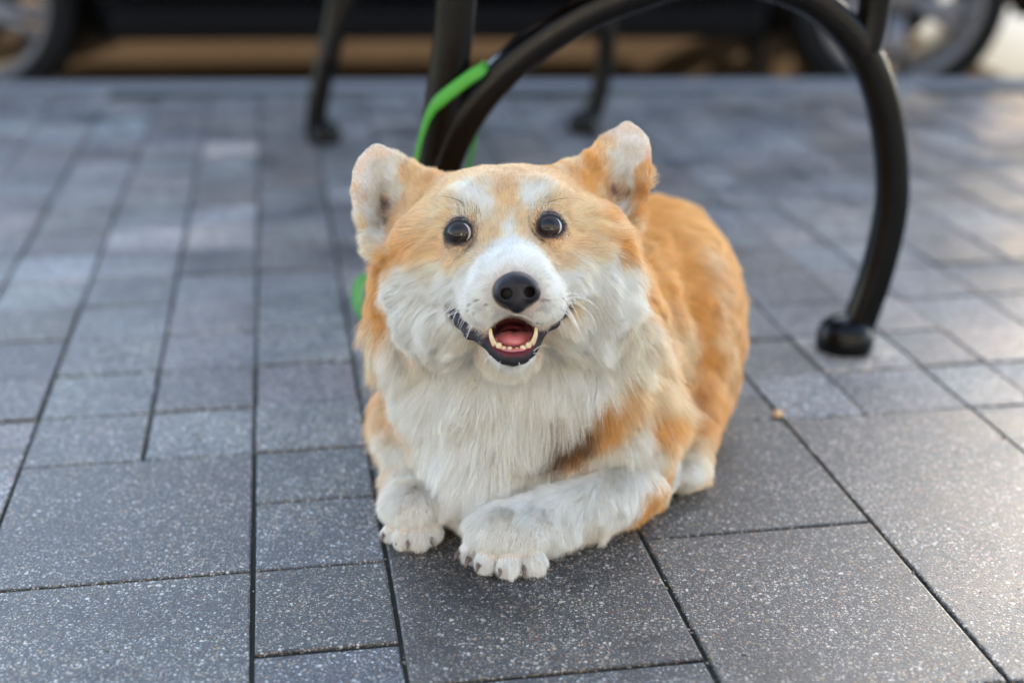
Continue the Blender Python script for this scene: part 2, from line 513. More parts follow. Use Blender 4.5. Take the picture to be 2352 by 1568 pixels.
bm = bmesh.new(); add_box(bm, (-WB / 2 + AR, 0.25, 0.17), (WB / 2 - AR, CWID - 0.25, 0.24)); bm_obj('underbody', bm, M_plastic, car, smooth=False)
# wheels: tyre, rim ring, five spokes, hub
def wheel_parts():
    tb = bmesh.new()
    R0 = WR
    pr_ = [(R0 * .755, -.095), (R0 * .80, -.105), (R0 * .93, -.108), (R0 * .985, -.092), (R0, -.06), (R0, .06), (R0 * .985, .092), (R0 * .93, .108), (R0 * .80, .105), (R0 * .755, .095), (R0 * .755, -.095)]
    add_lathe(tb, pr_, seg=48)
    rb = bmesh.new()
    add_lathe(rb, [(R0 * .77, -.100), (R0 * .745, -.104), (R0 * .70, -.092), (R0 * .67, -.05), (R0 * .66, .09), (R0 * .755, .092), (R0 * .77, -.100)], seg=48)
    for k in range(5):
        a_ = math.radians(72 * k + 20)
        for off in (-0.16, 0.16):
            c_, s_ = math.cos(a_ + off * 0.35), math.sin(a_ + off * 0.35)
            c2, s2 = math.cos(a_ + off), math.sin(a_ + off)
            path = [Vector((c_ * R0 * .13, s_ * R0 * .13, -.070)), Vector(((c_ + c2) * R0 * .22, (s_ + s2) * R0 * .22, -.088)), Vector((c2 * R0 * .71, s2 * R0 * .71, -.088))]
            add_sweep(rb, path, (-s_, c_, 0), R0 * .062, .012, ring=8, power=4)
    add_lathe(rb, [(0.001, -.094), (R0 * .10, -.094), (R0 * .16, -.085), (R0 * .19, -.05), (R0 * .19, .0), (.001, .0)], seg=24)
    bb = bmesh.new()
    add_lathe(bb, [(.001, -.02), (R0 * .42, -.02), (R0 * .42, .0), (.001, .0)], seg=32)
    return tb, rb, bb
tb, rb, bb = wheel_parts()
tyre_o = bm_obj('tyre', tb, M_rubber); rim_o = bm_obj('rim', rb, M_alloy); disc_o = bm_obj('brake_disc', bb, simple('brake_steel', (0.10, 0.10, 0.10), 0.5, metal=0.9))
first = True
for wx in (WB / 2, -WB / 2):
    for sd in (0, 1):
        w_ = link('wheel', None, car)
        w_.location = (wx, 0.115 if sd == 0 else CWID - 0.115, WR)
        w_.rotation_euler = (math.radians(-90 if sd == 0 else 90), 0.0, 0)
        for pt in (tyre_o, rim_o, disc_o):
            c_ = pt if first else pt.copy()
            if not first: COL.objects.link(c_)
            c_.parent = w_
        first = False
# in local wheel space the outer face is -Z; rotate X by -90 maps -Z to -Y (towards us)

# ------------------------------------------------------------------ unseen house front, added to bounce sunlight onto the dog (mirrored in eyes and nose)
M_plaster = mat_ground('sunlit_plaster', (0.20, 0.195, 0.185), (0.28, 0.275, 0.26), 2.5)
house = link('added_building', None); house.location = (0, -4.2, 0)
tag(house, 'added plaster house front out of view, bouncing sunlight onto the dog, mirrored in the eyes of the dog', 'added_building')
bm = bmesh.new()
xs = [-11 + 2.2 * k for k in range(11)]
for k in range(10):      # wall piers and bands round real window openings
    x0, x1 = xs[k], xs[k + 1]
    add_box(bm, (x0, -.4, 0), (x0 + .55, 0, 5.9)); add_box(bm, (x1 - .55, -.4, 0), (x1, 0, 5.9))
    for z0, z1 in ((0, .8), (2.5, 4.0), (5.3, 5.9)): add_box(bm, (x0 + .55, -.398, z0), (x1 - .55, -.002, z1))
bm_obj('wall', bm, M_plaster, house, smooth=False)
for k in range(10):
    for z0, z1 in ((.8, 2.5), (4.0, 5.3)):
        x0, x1 = xs[k] + .55, xs[k + 1] - .55
        bm = bmesh.new()
        for b_ in (((x0, -.22, z0), (x0 + .06, -.14, z1)), ((x1 - .06, -.22, z0), (x1, -.14, z1)), ((x0 + .06, -.22, z1 - .06), (x1 - .06, -.14, z1)), ((x0 + .06, -.22, z0), (x1 - .06, -.14, z0 + .06))): add_box(bm, *b_)
        w_ = bm_obj('window', bm, M_plastic, house, smooth=False)
        bm = bmesh.new(); add_box(bm, (x0 + .06, -.19, z0 + .06), (x1 - .06, -.17, z1 - .06)); bm_obj('pane', bm, M_glass, w_, smooth=False)

# ------------------------------------------------------------------ bench
M_iron = NT('black_cast_iron')
_tc = M_iron.n('ShaderNodeTexCoord')
_nz = M_iron.n('ShaderNodeTexNoise', {'Vector': _tc.outputs['Object'], 'Scale': 60.0, 'Detail': 5.0})
_bp = M_iron.n('ShaderNodeBump', {'Height': _nz.outputs[0], 'Strength': 0.25, 'Distance': 0.001})
M_iron.l(_bp.outputs[0], M_iron.b.inputs['Normal'])
M_iron = M_iron.set(Base_Color=M_iron.ramp(_nz.outputs[0], [(0.3, (0.0012, 0.0012, 0.0012)), (0.7, (0.003, 0.0028, 0.0028))]), Roughness=0.22, Specular_IOR_Level=0.22)
M_wood = NT('bench_wood')
_tc = M_wood.n('ShaderNodeTexCoord')
_mp = M_wood.n('ShaderNodeMapping', {0: _tc.outputs['Object'], 'Scale': (40, 2, 40)})
_nz = M_wood.n('ShaderNodeTexNoise', {'Vector': _mp.outputs[0], 'Scale': 3.0, 'Detail': 6.0})
M_wood = M_wood.set(Base_Color=M_wood.mix(_nz.outputs[0], (0.10, 0.045, 0.02), (0.24, 0.12, 0.05)), Roughness=0.5)
nr = Vector((0.3708, 1.4762, 0)); nl = Vector((-0.0846, 1.3918, 0)); fr = Vector((0.1379, 2.6378, 0))
u_ax = (nr - nl).normalized(); v_ax = (fr - nr); BL = v_ax.length; v_ax.normalize()
bench = link('bench', None); bench.location = nl
bench.rotation_euler.z = math.atan2(u_ax.y, u_ax.x)
tag(bench, 'black cast iron bench with curved arched legs standing behind the dog', 'bench')
Mi = Matrix.Rotation(-bench.rotation_euler.z, 4, 'Z')
v_loc = Mi @ v_ax
def frame_parts(off):
    O = v_loc * off
    P3 = lambda u, z: Vector((u, 0, z)) + O
    side = v_loc
    W_, T_ = 0.017, 0.0165
    # front leg: from the arch crown to the right foot
    bm = bmesh.new()
    pth = catmull([P3(-.012, .135), P3(.008, .205), P3(.036, .268), P3(.078, .318), P3(.136, .358), P3(.195, .384), P3(.285, .405), P3(.372, .388), P3(.425, .355), P3(.466, .303), P3(.490, .235), P3(.500, .165), P3(.491, .09), P3(.472, .020)], 6)
    rad = [1.15 - 0.15 * min(1, k / 20) for k in range(len(pth))]
    add_sweep(bm, pth, side, W_, T_, rad, ring=16, power=3.2)
    o1 = bm_obj('front_leg', bm, M_iron, bench)
    # rear leg runs up into the back post
    bm = bmesh.new()
    pth = catmull([P3(-.040, .015), P3(-.030, .08), P3(-.012, .15), P3(.006, .22), P3(.020, .30), P3(.030, .375), P3(.032, .45), P3(.018, .55), P3(-.02, .68), P3(-.07, .82)], 5)
    add_sweep(bm, pth, side, W_, T_ * 1.15, None, ring=16, power=3.2)
    o2 = bm_obj('rear_leg', bm, M_iron, bench)
    # arm branch from the shoulder of the front leg
    bm = bmesh.new()
    pth = catmull([P3(.452, .318), P3(.460, .355), P3(.463, .42), P3(.47, .52), P3(.45, .60), P3(.36, .635), P3(.2, .64), P3(.02, .63)], 5)
    add_sweep(bm, pth, side, W_, T_ * .85, None, ring=14, power=3.2)
    bm_obj('arm_rest', bm, M_iron, bench)
    bm = bmesh.new()
    pth = catmull([P3(.03, .412), P3(.15, .413), P3(.30, .416), P3(.46, .416)], 4)
    add_sweep(bm, pth, side, W_, T_ * .6, None, ring=12, power=4)
    bm_obj('seat_bearer', bm, M_iron, bench)
    # feet: a rounded toe that points inwards plus a bolt-down heel
    for u0, dr in ((.472, -1), (-.035, 1)):
        bm = bmesh.new()
        add_lathe(bm, [(.030, 0), (.032, .008), (.031, .018), (.027, .028), (.020, .034), (.010, .038), (.0008, .039)], Matrix.Translation(P3(u0 + dr * .012, 0)) , 24)
        add_sweep(bm, catmull([P3(u0 - dr * .006, .012), P3(u0 + dr * .01, .013), P3(u0 + dr * .03, .014)], 3), side, .022, .0125, None, ring=14, power=3)
        bm_obj('foot', bm, M_iron, o1 if dr < 0 else o2)
frame_parts(0.0); frame_parts(BL)
for k in range(5):
    bm = bmesh.new()
    u0 = .04 + k * .088
    p0 = Vector((u0, 0, .436)) - v_loc * .05; p1 = p0 + v_loc * (BL + .10)
    add_sweep(bm, [p0, p0.lerp(p1, .5), p1], (1, 0, 0), .036, .012, None, ring=12, power=6)
    bm_obj('seat_slat', bm, M_wood, bench)
for k in range(4):
    bm = bmesh.new()
    z0 = .54 + k * .082
    p0 = Vector((.045 - .13 * (z0 - .5), 0, z0)) - v_loc * .05; p1 = p0 + v_loc * (BL + .10)
    add_sweep(bm, [p0, p0.lerp(p1, .5), p1], (-.2, 0, 1), .034, .011, None, ring=12, power=6)
    bm_obj('back_slat', bm, M_wood, bench)

# ------------------------------------------------------------------ leash (green strap looped round the near rear leg)
M_green = simple('green_webbing', (0.05, 0.30, 0.025), 0.55, noise=0.25, scale=300)
bm = bmesh.new()
def bw(u, z, v=0.0): return bench.matrix_basis @ (Vector((u, 0, z)) + v_loc * v)
bench_m = Matrix.Translation(nl) @ Matrix.Rotation(bench.rotation_euler.z, 4, 'Z')
def bw(u, z, v=0.0): return bench_m @ (Vector((u, 0, z)) + v_loc * v)
loop = [gp(930, 660) + Vector((0, 0, .01)), gp(868, 690) + Vector((0, 0, .026)), gp(832, 700) + Vector((0, 0, .030)), gp(822, 722) + Vector((0, 0, .012)), gp(846, 745) + Vector((0, 0, .004)), gp(900, 705) + Vector((0, 0, .006)), bw(-.058, .02, -.03),
        bw(-.050, .07, -.02), bw(-.036, .13, -.020), bw(-.020, .19, -.022), bw(-.014, .235, -.022), bw(-.007, .264, -.023), bw(.004, .288, -.024),
        bw(.028, .308, -.024), bw(.052, .323, -.021), bw(.060, .322, .004), bw(.060, .285, .024), bw(.052, .24, .026), bw(.036, .18, .026), bw(.024, .10, .03), bw(.0, .03, .03), bw(-.03, .008, .02)]
pth = catmull(loop, 7)
ws_ = [.36 + (1.1 * math.exp(-((p - gp(830, 710)).length / .05) ** 2)) + .64 * min(1, 1.6 * math.exp(-((p - bw(.030, .307, -.02)).length / .034) ** 2)) for p in pth]
add_sweep(bm, pth, (-0.5, .15, .85), .0064, .0026, ws_, ring=10, power=3)
leash = tag(bm_obj('leash', bm, M_green), 'bright green strap leash looped around the bench leg behind the dog', 'leash')

# ------------------------------------------------------------------ pebble
bm = bmesh.new()
bmesh.ops.create_icosphere(bm, subdivisions=3, radius=0.0055)
for v in bm.verts:
    v.co *= 1 + 0.18 * math.sin(v.co.x * 900 + 1) * math.cos(v.co.y * 700)
    v.co.z *= 0.75
o = bm_obj('pebble', bm, simple('tan_stone', (0.62, 0.42, 0.24), 0.8, noise=0.3, scale=400))
g_ = gp(1787, 958); o.location = (g_.x, g_.y, 0.0038)
tag(o, 'small tan pebble lying on the paver joint right of the dog', 'pebble')
# ------------------------------------------------------------------ grit caught in the joints and strewn over the slabs
bm = bmesh.new()
gr = random.Random(5)
for i in range(900):
    s_, t_ = gr.uniform(-.75, 1.0), gr.uniform(.72, 2.0)
    if gr.random() < .72:
        if gr.random() < .5: s_ = gr.choice([-0.2495, -0.0405, 0.064, 0.272, 0.468, 0.662, -0.1415]) + gr.gauss(0, .0016)
        else: t_ = gr.choice(TL[3:14]) + gr.gauss(0, .0016)
    r_ = abs(gr.gauss(0, .0006)) + .0004
    M_ = Matrix.Translation(sw(s_, t_, r_ * .5)) @ Matrix.Rotation(gr.uniform(0, 6.28), 4, 'Z') @ Matrix.Diagonal((r_ * gr.uniform(.8, 1.8), r_, r_ * .7, 1))
    bmesh.ops.create_icosphere(bm, subdivisions=1, radius=1.0, matrix=M_)
a_ = NT('grit_mineral'); g_ = a_.n('ShaderNodeNewGeometry')
M_grit = a_.set(Base_Color=a_.ramp(g_.outputs['Random Per Island'], [(0, (.05, .045, .04)), (.35, (.16, .13, .10)), (.6, (.30, .27, .22)), (.85, (.08, .09, .05)), (1, (.45, .42, .38))]), Roughness=.8)
tag(bm_obj('grit', bm, M_grit, smooth=False), 'fine sand and grit lying in the joints and on the pavers', kind='stuff')
# ------------------------------------------------------------------ corgi: one continuous body grown from a distance field
PX = lambda d: d / FPX            # metres per picture pixel at depth d
prims = []                        # ('u'|'s', kind, params, k)
def ell(px, py, d, r, k=0.012, op='u', rot=None):
    prims.append((op, 'e', (cp_(px, py, d), np.array(r, np.float32), None if rot is None else np.array(rot, np.float32)), k))
def rc(p1, r1, p2, r2, k=0.012, op='u', sq=None):
    """Round cone from p1 (px, py, d) to p2; sq squashes it along depth."""
    prims.append((op, 'c', (cp_(*p1), r1, cp_(*p2), r2, sq), k))
def rotz(a):     # rotation in the picture plane, degrees counter-clockwise
    a = math.radians(a); c, s = math.cos(a), math.sin(a)
    return [[c, s, 0], [-s, c, 0], [0, 0, 1]]
def roty(a):     # turns about the picture's vertical axis
    a = math.radians(a); c, s = math.cos(a), math.sin(a)
    return [[c, 0, s], [0, 1, 0], [-s, 0, c]]

# torso, rump, thighs
ell(1490, 655, 1.44, (.079, .086, .10), .03)
rc((1430, 700, 1.36), .088, (1260, 800, 1.22), .075, .03)
ell(1590, 815, 1.37, (.040, .075, .075), .03)
ell(1560, 700, 1.38, (.050, .070, .075), .03)
rc((1575, 930, 1.30), .030, (1570, 1070, 1.255), .018, .02)
ell(1568, 1082, 1.235, (.017, .013, .024), .012)
# chest and neck
ell(1175, 930, 1.20, (.072, .075, .070), .03)
ell(1160, 780, 1.18, (.072, .070, .058), .03)
ell(1290, 860, 1.19, (.055, .070, .060), .03)
ell(1040, 880, 1.20, (.040, .060, .050), .03)
ell(1420, 930, 1.22, (.042, .060, .055), .03)
ell(1090, 1105, 1.165, (.036, .040, .030), .03)
ell(1250, 1040, 1.195, (.058, .034, .034), .02)
# shoulder and foreleg on the left of the picture
ell(940, 960, 1.235, (.022, .030, .030), .02)
rc((945, 970, 1.235), .024, (948, 1110, 1.20), .018, .016)
rc((948, 1110, 1.20), .018, (950, 1165, 1.165), .017, .012)
ell(950, 1165, 1.155, (.0245, .0185, .028), .012)
# foreleg on the right: elbow out to the right, paw in the middle
ell(1455, 1020, 1.205, (.030, .040, .035), .02)
rc((1455, 1122, 1.178), .0225, (1240, 1198, 1.130), .0205, .008)
rc((1490, 1100, 1.215), .020, (1482, 1165, 1.212), .014, .014)
ell(1172, 1222, 1.120, (.0335, .0215, .030), .012)
# toes: pad knuckles with clefts between them
TOES = [((918, 1195), (902, 1222), 1.152, .0082), ((938, 1195), (930, 1232), 1.140, .0088), ((966, 1195), (962, 1234), 1.136, .0088), ((990, 1190), (992, 1220), 1.144, .0080),
        ((1118, 1225), (1085, 1258), 1.118, .0080), ((1140, 1235), (1118, 1282), 1.104, .0088), ((1175, 1240), (1170, 1294), 1.098, .0094), ((1215, 1238), (1224, 1286), 1.102, .0092)]
for (a0_, b0_), (a1_, b1_), d_, r_ in TOES:
    rc((a0_, b0_, d_ + .010), r_ * .95, (a1_, b1_, d_), r_ * .98, .0028)
# skull
ell(1160, 490, 1.12, (.058, .034, .060), .02)
ell(1165, 560, 1.10, (.060, .045, .050), .02)
ell(1000, 600, 1.115, (.036, .040, .042), .02)
ell(1345, 590, 1.115, (.037, .042, .042), .02)
ell(1030, 705, 1.12, (.036, .034, .036), .02)
ell(1325, 690, 1.12, (.036, .036, .036), .02)
ell(1085, 480, 1.078, (.018, .013, .016), .012)
ell(1240, 468, 1.078, (.018, .013, .016), .012)
# muzzle
rc((1168, 560, 1.085), .021, (1180, 640, 1.027), .0200, .024)
ell(1178, 676, 1.038, (.0290, .0220, .038), .022)
ell(1118, 703, 1.037, (.0155, .0150, .026), .014)
ell(1241, 699, 1.037, (.0142, .0150, .026), .014)
# eye sockets pressed in, eyeball bulge pushed out again
EYES = [(1056, 537, 1.0575), (1263, 524, 1.0575)]
EYE_R = 0.0108
for ex, ey, ed in EYES:
    ell(ex, ey, ed - .008, (.0125, .0118, .010), .008, 's')
    ell(ex, ey, ed + .0015, (.0115, .0113, .0112), .007)
for ex, ey, ed in EYES:
    sg = 1 if ex < 1160 else -1
    ring_ = [(ex + 31.5 * math.cos(t) + (11 * sg * max(0, math.cos(t) * sg) ** 4), ey + (28.5 if math.sin(t) > 0 else 28) * math.sin(t) + (9 if math.cos(t) * sg > .8 else 0), ed - .0062 + .0022 * abs(math.cos(t))) for t in [2 * math.pi * i / 14 for i in range(14)]]
    for i in range(14): rc(ring_[i], .0018 if ring_[i][1] < ey else .0013, ring_[(i + 1) % 14], .0018 if ring_[i][1] < ey else .0013, .002)
# mouth: hollow, lower jaw, lips
ell(1178, 768, 1.030, (.0185, .0155, .045), .003, 's')
rc((1177, 802, 1.028), .0120, (1172, 775, 1.10), .022, .006)
JAW = [(1129, 788, 1.031), (1137, 808, 1.026), (1155, 822, 1.022), (1179, 827, 1.020), (1203, 821, 1.022), (1220, 806, 1.026), (1229, 784, 1.031)]
for p_, q_ in zip(JAW[:-1], JAW[1:]): rc(p_, .0036, q_, .0036, .004)
ell(1178, 774, 1.020, (.0150, .0105, .034), .002, 's')
LIPS = [[(1043, 708, 1.066), (1056, 741, 1.050), (1080, 766, 1.041), (1110, 779, 1.033), (1130, 792, 1.029)],
        [(1297, 690, 1.060), (1293, 718, 1.049), (1272, 742, 1.039), (1244, 756, 1.032), (1229, 784, 1.029)]]
for L_ in LIPS:
    lr_ = (.0007, .0028, .0034, .0034, .0034) if L_[0][0] < 1170 else (.0007, .0020, .0026, .0030, .0032)
    for p_, q_, ra_, rb_ in zip(L_[:-1], L_[1:], lr_[:-1], lr_[1:]):
        rc(p_, ra_, q_, rb_, .007)
ell(1062, 742, 1.092, (.019, .013, .026), .018)
ell(1282, 730, 1.090, (.018, .013, .026), .018)
ell(1082, 640, 1.082, (.023, .024, .030), .022)
ell(1284, 630, 1.080, (.022, .024, .030), .022)
ell(1100, 600, 1.085, (.018, .018, .022), .02)
ell(1250, 592, 1.083, (.016, .018, .022), .02)
# ears: thin cupped blades; the outline is a polygon, the cup bends it in depth
def ear(poly, tip, root, d_tip, d_root, bowl, t, k):
    """bowl: list of (px, py, radius_px, depth) dents pushed away from the viewer."""
    P_ = np.array([[(x - 1176) / FPX * 1.13, -(y - 784) / FPX * 1.13] for x, y in poly], np.float32)
    A_ = np.array([(tip[0] - 1176), -(tip[1] - 784)], np.float32) / FPX * 1.13
    B_ = np.array([(root[0] - 1176), -(root[1] - 784)], np.float32) / FPX * 1.13
    Bw = [(np.array([(x - 1176), -(y - 784)], np.float32) / FPX * 1.13, r / FPX * 1.13, dd) for x, y, r, dd in bowl]
    prims.append(('u', 'p', (P_, A_, B_, d_tip, d_root, Bw, t), k))
ear([(992, 412), (962, 384), (925, 358), (893, 341), (880, 333), (866, 329), (853, 333), (838, 346), (821, 367), (808, 395), (806, 440), (818, 490), (834, 530), (848, 575), (880, 590), (960, 560), (1000, 480)],
    (862, 345), (930, 560), 1.150, 1.108, [(893, 470, 50, .032), (872, 400, 36, .010), (882, 530, 34, .020)], .0018, .006)
ear([(1285, 400), (1318, 378), (1350, 350), (1380, 318), (1412, 294), (1426, 283), (1439, 277), (1453, 281), (1470, 295), (1488, 317), (1497, 350), (1498, 395), (1490, 445), (1470, 500), (1448, 530), (1400, 545), (1330, 500)],
    (1440, 290), (1385, 520), 1.158, 1.108, [(1420, 440, 50, .032), (1440, 370, 36, .011), (1420, 495, 34, .020)], .0018, .006)
# fluffy bases of the ears and flatter brow of the skull
ell(985, 462, 1.135, (.012, .020, .014), .012, rot=rotz(-30))
ell(1322, 445, 1.135, (.013, .022, .014), .012, rot=rotz(30))
ell(1082, 452, 1.125, (.026, .016, .030), .015)
ell(1246, 444, 1.125, (.026, .016, .030), .015)
# ruff behind the cheeks
ell(915, 720, 1.175, (.022, .055, .035), .02)
ell(1420, 730, 1.17, (.028, .050, .040), .02)

def sdf_poly(P, x):
    d = np.full(x.shape[:-1], 1e9, np.float32); s_ = np.ones(x.shape[:-1], np.float32)
    n = len(P)
    for i in range(n):
        a, b = P[i], P[i - 1]
        e = b - a; w = x - a
        t = np.clip((w @ e) / float(e @ e), 0, 1)
        q = w - t[..., None] * e
        d = np.minimum(d, (q * q).sum(-1))
        c1 = x[..., 1] >= a[1]; c2 = x[..., 1] < b[1]; c3 = e[0] * w[..., 1] > e[1] * w[..., 0]
        fl = (c1 & c2 & c3) | (~c1 & ~c2 & ~c3)
        s_ = np.where(fl, -s_, s_)
    return s_ * np.sqrt(d)

def sdf_prim(kind, par, X):
    if kind == 'p':
        P_, A_, B_, d0, d1, Bw, t = par
        xy = X[..., :2] * (1.13 / X[..., 2:3])
        sd = sdf_poly(P_, xy)
        e = B_ - A_
        k = np.clip(((xy - A_) @ e) / float(e @ e), -.2, 1.2)
        zc = d0 + (d1 - d0) * k
        for c, r, dd in Bw:
            zc = zc + dd * np.exp(-((xy - c) ** 2).sum(-1) / (r * r))
        r = t
        th = t + .0035 * np.clip(k, 0, 1) ** 2
        q1 = sd + r; q2 = np.abs(X[..., 2] - zc) * .8 - th + r
        return np.sqrt(np.maximum(q1, 0) ** 2 + np.maximum(q2, 0) ** 2) + np.minimum(np.maximum(q1, q2), 0) - r

    if kind == 'e':
        c, r, R = par
        q = X - c
        if R is not None: q = q @ R.T
        k0 = np.sqrt(((q / r) ** 2).sum(-1)); k1 = np.sqrt(((q / (r * r)) ** 2).sum(-1)) + 1e-9
        return k0 * (k0 - 1) / k1
    a, r1, b, r2, sq = par
    if sq:
        s_ = np.array([1, 1, 1 / sq], np.float32); X = X * s_; a = a * s_; b = b * s_
    ba = b - a; pa_ = X - a
    t = np.clip((pa_ @ ba) / float(ba @ ba), 0, 1)
    return (np.sqrt(((pa_ - t[..., None] * ba) ** 2).sum(-1)) - (r1 + (r2 - r1) * t)) * (0.8 if sq else 1)

def prim_box(kind, par, k):
    m = k * 1.5 + .008
    if kind == 'p':
        P_, A_, B_, d0, d1, Bw, t = par
        return np.array([P_[:, 0].min() * 1.05 - m - .01, P_[:, 1].min() - m - .01, d1 - .03]), np.array([P_[:, 0].max() + m + .01, P_[:, 1].max() + m + .01, d0 + .05])
    if kind == 'e':
        r = float(par[1].max()) + m if par[2] is not None else par[1] + m
        return par[0] - r, par[0] + r
    a, r1, b, r2, _ = par
    return np.minimum(a - r1, b - r2) - m, np.maximum(a + r1, b + r2) + m

def combine(D, V, op, k):
    if op == 'u':
        h = np.clip(.5 + .5 * (D - V) / k, 0, 1)
        return D * (1 - h) + V * h - k * h * (1 - h)
    h = np.clip(.5 - .5 * (D + V) / k, 0, 1)
    return D * (1 - h) - V * h + k * h * (1 - h)

def sdf_grid(prims, VOX, ground=None):
    lo = np.min([prim_box(k_, p_, 0)[0] for o_, k_, p_, _ in prims if o_ == 'u'], 0) - .004
    hi = np.max([prim_box(k_, p_, 0)[1] for o_, k_, p_, _ in prims if o_ == 'u'], 0) + .004
    dims = np.ceil((hi - lo) / VOX).astype(int)
    D = np.full(dims, 0.02, np.float32)
    ax = [lo[i] + VOX * np.arange(dims[i], dtype=np.float32) for i in range(3)]
    for op_, kind_, par_, k_ in prims:
        bl, bh = prim_box(kind_, par_, k_)
        i0 = np.clip(((bl - lo) / VOX).astype(int), 0, dims - 1); i1 = np.clip(((bh - lo) / VOX).astype(int) + 2, 1, dims)
        sl_ = tuple(slice(a_, b_) for a_, b_ in zip(i0, i1))
        X = np.stack(np.meshgrid(*[ax[i][sl_[i]] for i in range(3)], indexing='ij'), -1)
        D[sl_] = combine(D[sl_], sdf_prim(kind_, par_, X).astype(np.float32), op_, k_)
    if ground is not None:      # the ground flattens what lies on it
        Zw = H - (ax[2] * SP)[None, :] + (ax[1] * CP)[:, None]
        D = np.maximum(D, (ground - Zw)[None].astype(np.float32))
    return np.clip(D, -3 * VOX, 3 * VOX), lo

def iso_mesh(D, lo, vox):
    """Naive surface nets."""
    S_ = D < 0
    nx, ny, nz = D.shape
    cs = np.zeros((nx - 1, ny - 1, nz - 1), np.int8)
    for i in (0, 1):
        for j in (0, 1):
            for k in (0, 1):
                cs += S_[i:nx - 1 + i, j:ny - 1 + j, k:nz - 1 + k]
    act = (cs > 0) & (cs < 8)
    idx = np.full(act.shape, -1, np.int32)
    I = np.argwhere(act)
    idx[act] = np.arange(len(I))
    acc = np.zeros((len(I), 3)); cnt = np.zeros(len(I))
    cor = [(i, j, k) for i in (0, 1) for j in (0, 1) for k in (0, 1)]
    vals = {c: D[I[:, 0] + c[0], I[:, 1] + c[1], I[:, 2] + c[2]] for c in cor}
    for a in cor:
        for ax_ in range(3):
            if a[ax_] == 0:
                b = list(a); b[ax_] = 1; b = tuple(b)
                va, vb = vals[a], vals[b]
                m = (va < 0) != (vb < 0)
                t = va[m] / (va[m] - vb[m])
                p = np.tile(np.array(a, float), (m.sum(), 1)); p[:, ax_] = t
                acc[m] += p; cnt[m] += 1
    V = (I + acc / cnt[:, None]) * vox + lo
    quads = []
    for ax_ in range(3):
        o1, o2 = [a for a in range(3) if a != ax_]
        s0 = [slice(1, -1)] * 3; s1 = [slice(1, -1)] * 3
        s0[ax_] = slice(0, -1); s1[ax_] = slice(1, None)
        A, B = S_[tuple(s0)], S_[tuple(s1)]
        E_ = np.argwhere(A != B)
        off = np.ones(3, int); off[ax_] = 0
        E_ = E_ + off
        flip = A[A != B]
        def at(d1, d2):
            e = E_.copy(); e[:, o1] += d1; e[:, o2] += d2
            return idx[e[:, 0], e[:, 1], e[:, 2]]
        q = np.stack([at(-1, -1), at(0, -1), at(0, 0), at(-1, 0)], 1)
        if ax_ == 1: flip = ~flip
        q[~flip] = q[~flip][:, ::-1]
        quads.append(q)
    return V, np.concatenate(quads)

def np_mesh(name, V, F):
    me = bpy.data.meshes.new(name)
    n = F.shape[1]
    me.vertices.add(len(V)); me.vertices.foreach_set('co', np.asarray(V, np.float32).ravel())
    me.loops.add(F.size); me.loops.foreach_set('vertex_index', F.astype(np.int32).ravel())
    me.polygons.add(len(F)); me.polygons.foreach_set('loop_start', np.arange(len(F), dtype=np.int32) * n)
    me.polygons.foreach_set('use_smooth', np.ones(len(F), bool))
    me.update(calc_edges=True); me.validate()
    return me
# keep the largest connected piece is unnecessary: light smoothing only
def laplace(V, Q, it, lam=.5):
    e = np.concatenate([Q[:, [0, 1]], Q[:, [1, 2]], Q[:, [2, 3]], Q[:, [3, 0]]])
    deg = np.bincount(e[:, 0], minlength=len(V)) + np.bincount(e[:, 1], minlength=len(V))
    for _ in range(it):
        a = np.zeros_like(V)
        for c in range(3):
            a[:, c] = np.bincount(e[:, 0], V[e[:, 1], c], len(V)) + np.bincount(e[:, 1], V[e[:, 0], c], len(V))
        V = V + lam * (a / np.maximum(deg, 1)[:, None] - V)
    return V
def grow(prims, vox, ground=None, it=2):
    D, lo = sdf_grid(prims, vox, ground)
    V, Q = iso_mesh(D, lo, vox)
    Q = Q[(Q >= 0).all(1)]
    return laplace(V, Q, it), Q
V, Q = grow(prims, 0.0018, 0.003)
VW = to_world(V)
body_me = np_mesh('body', VW, Q)

dog = link('corgi', None)
tag(dog, 'orange and white corgi dog lying on the pavement with open smiling mouth', 'dog')
dog.location = gp(1200, 1150)
dog_inv = Matrix.Translation(-dog.location)
def dlink(name, data):
    o = link(name, data, dog)
    o.matrix_parent_inverse = dog_inv
    return o
body = dlink('body', body_me)
#FUR

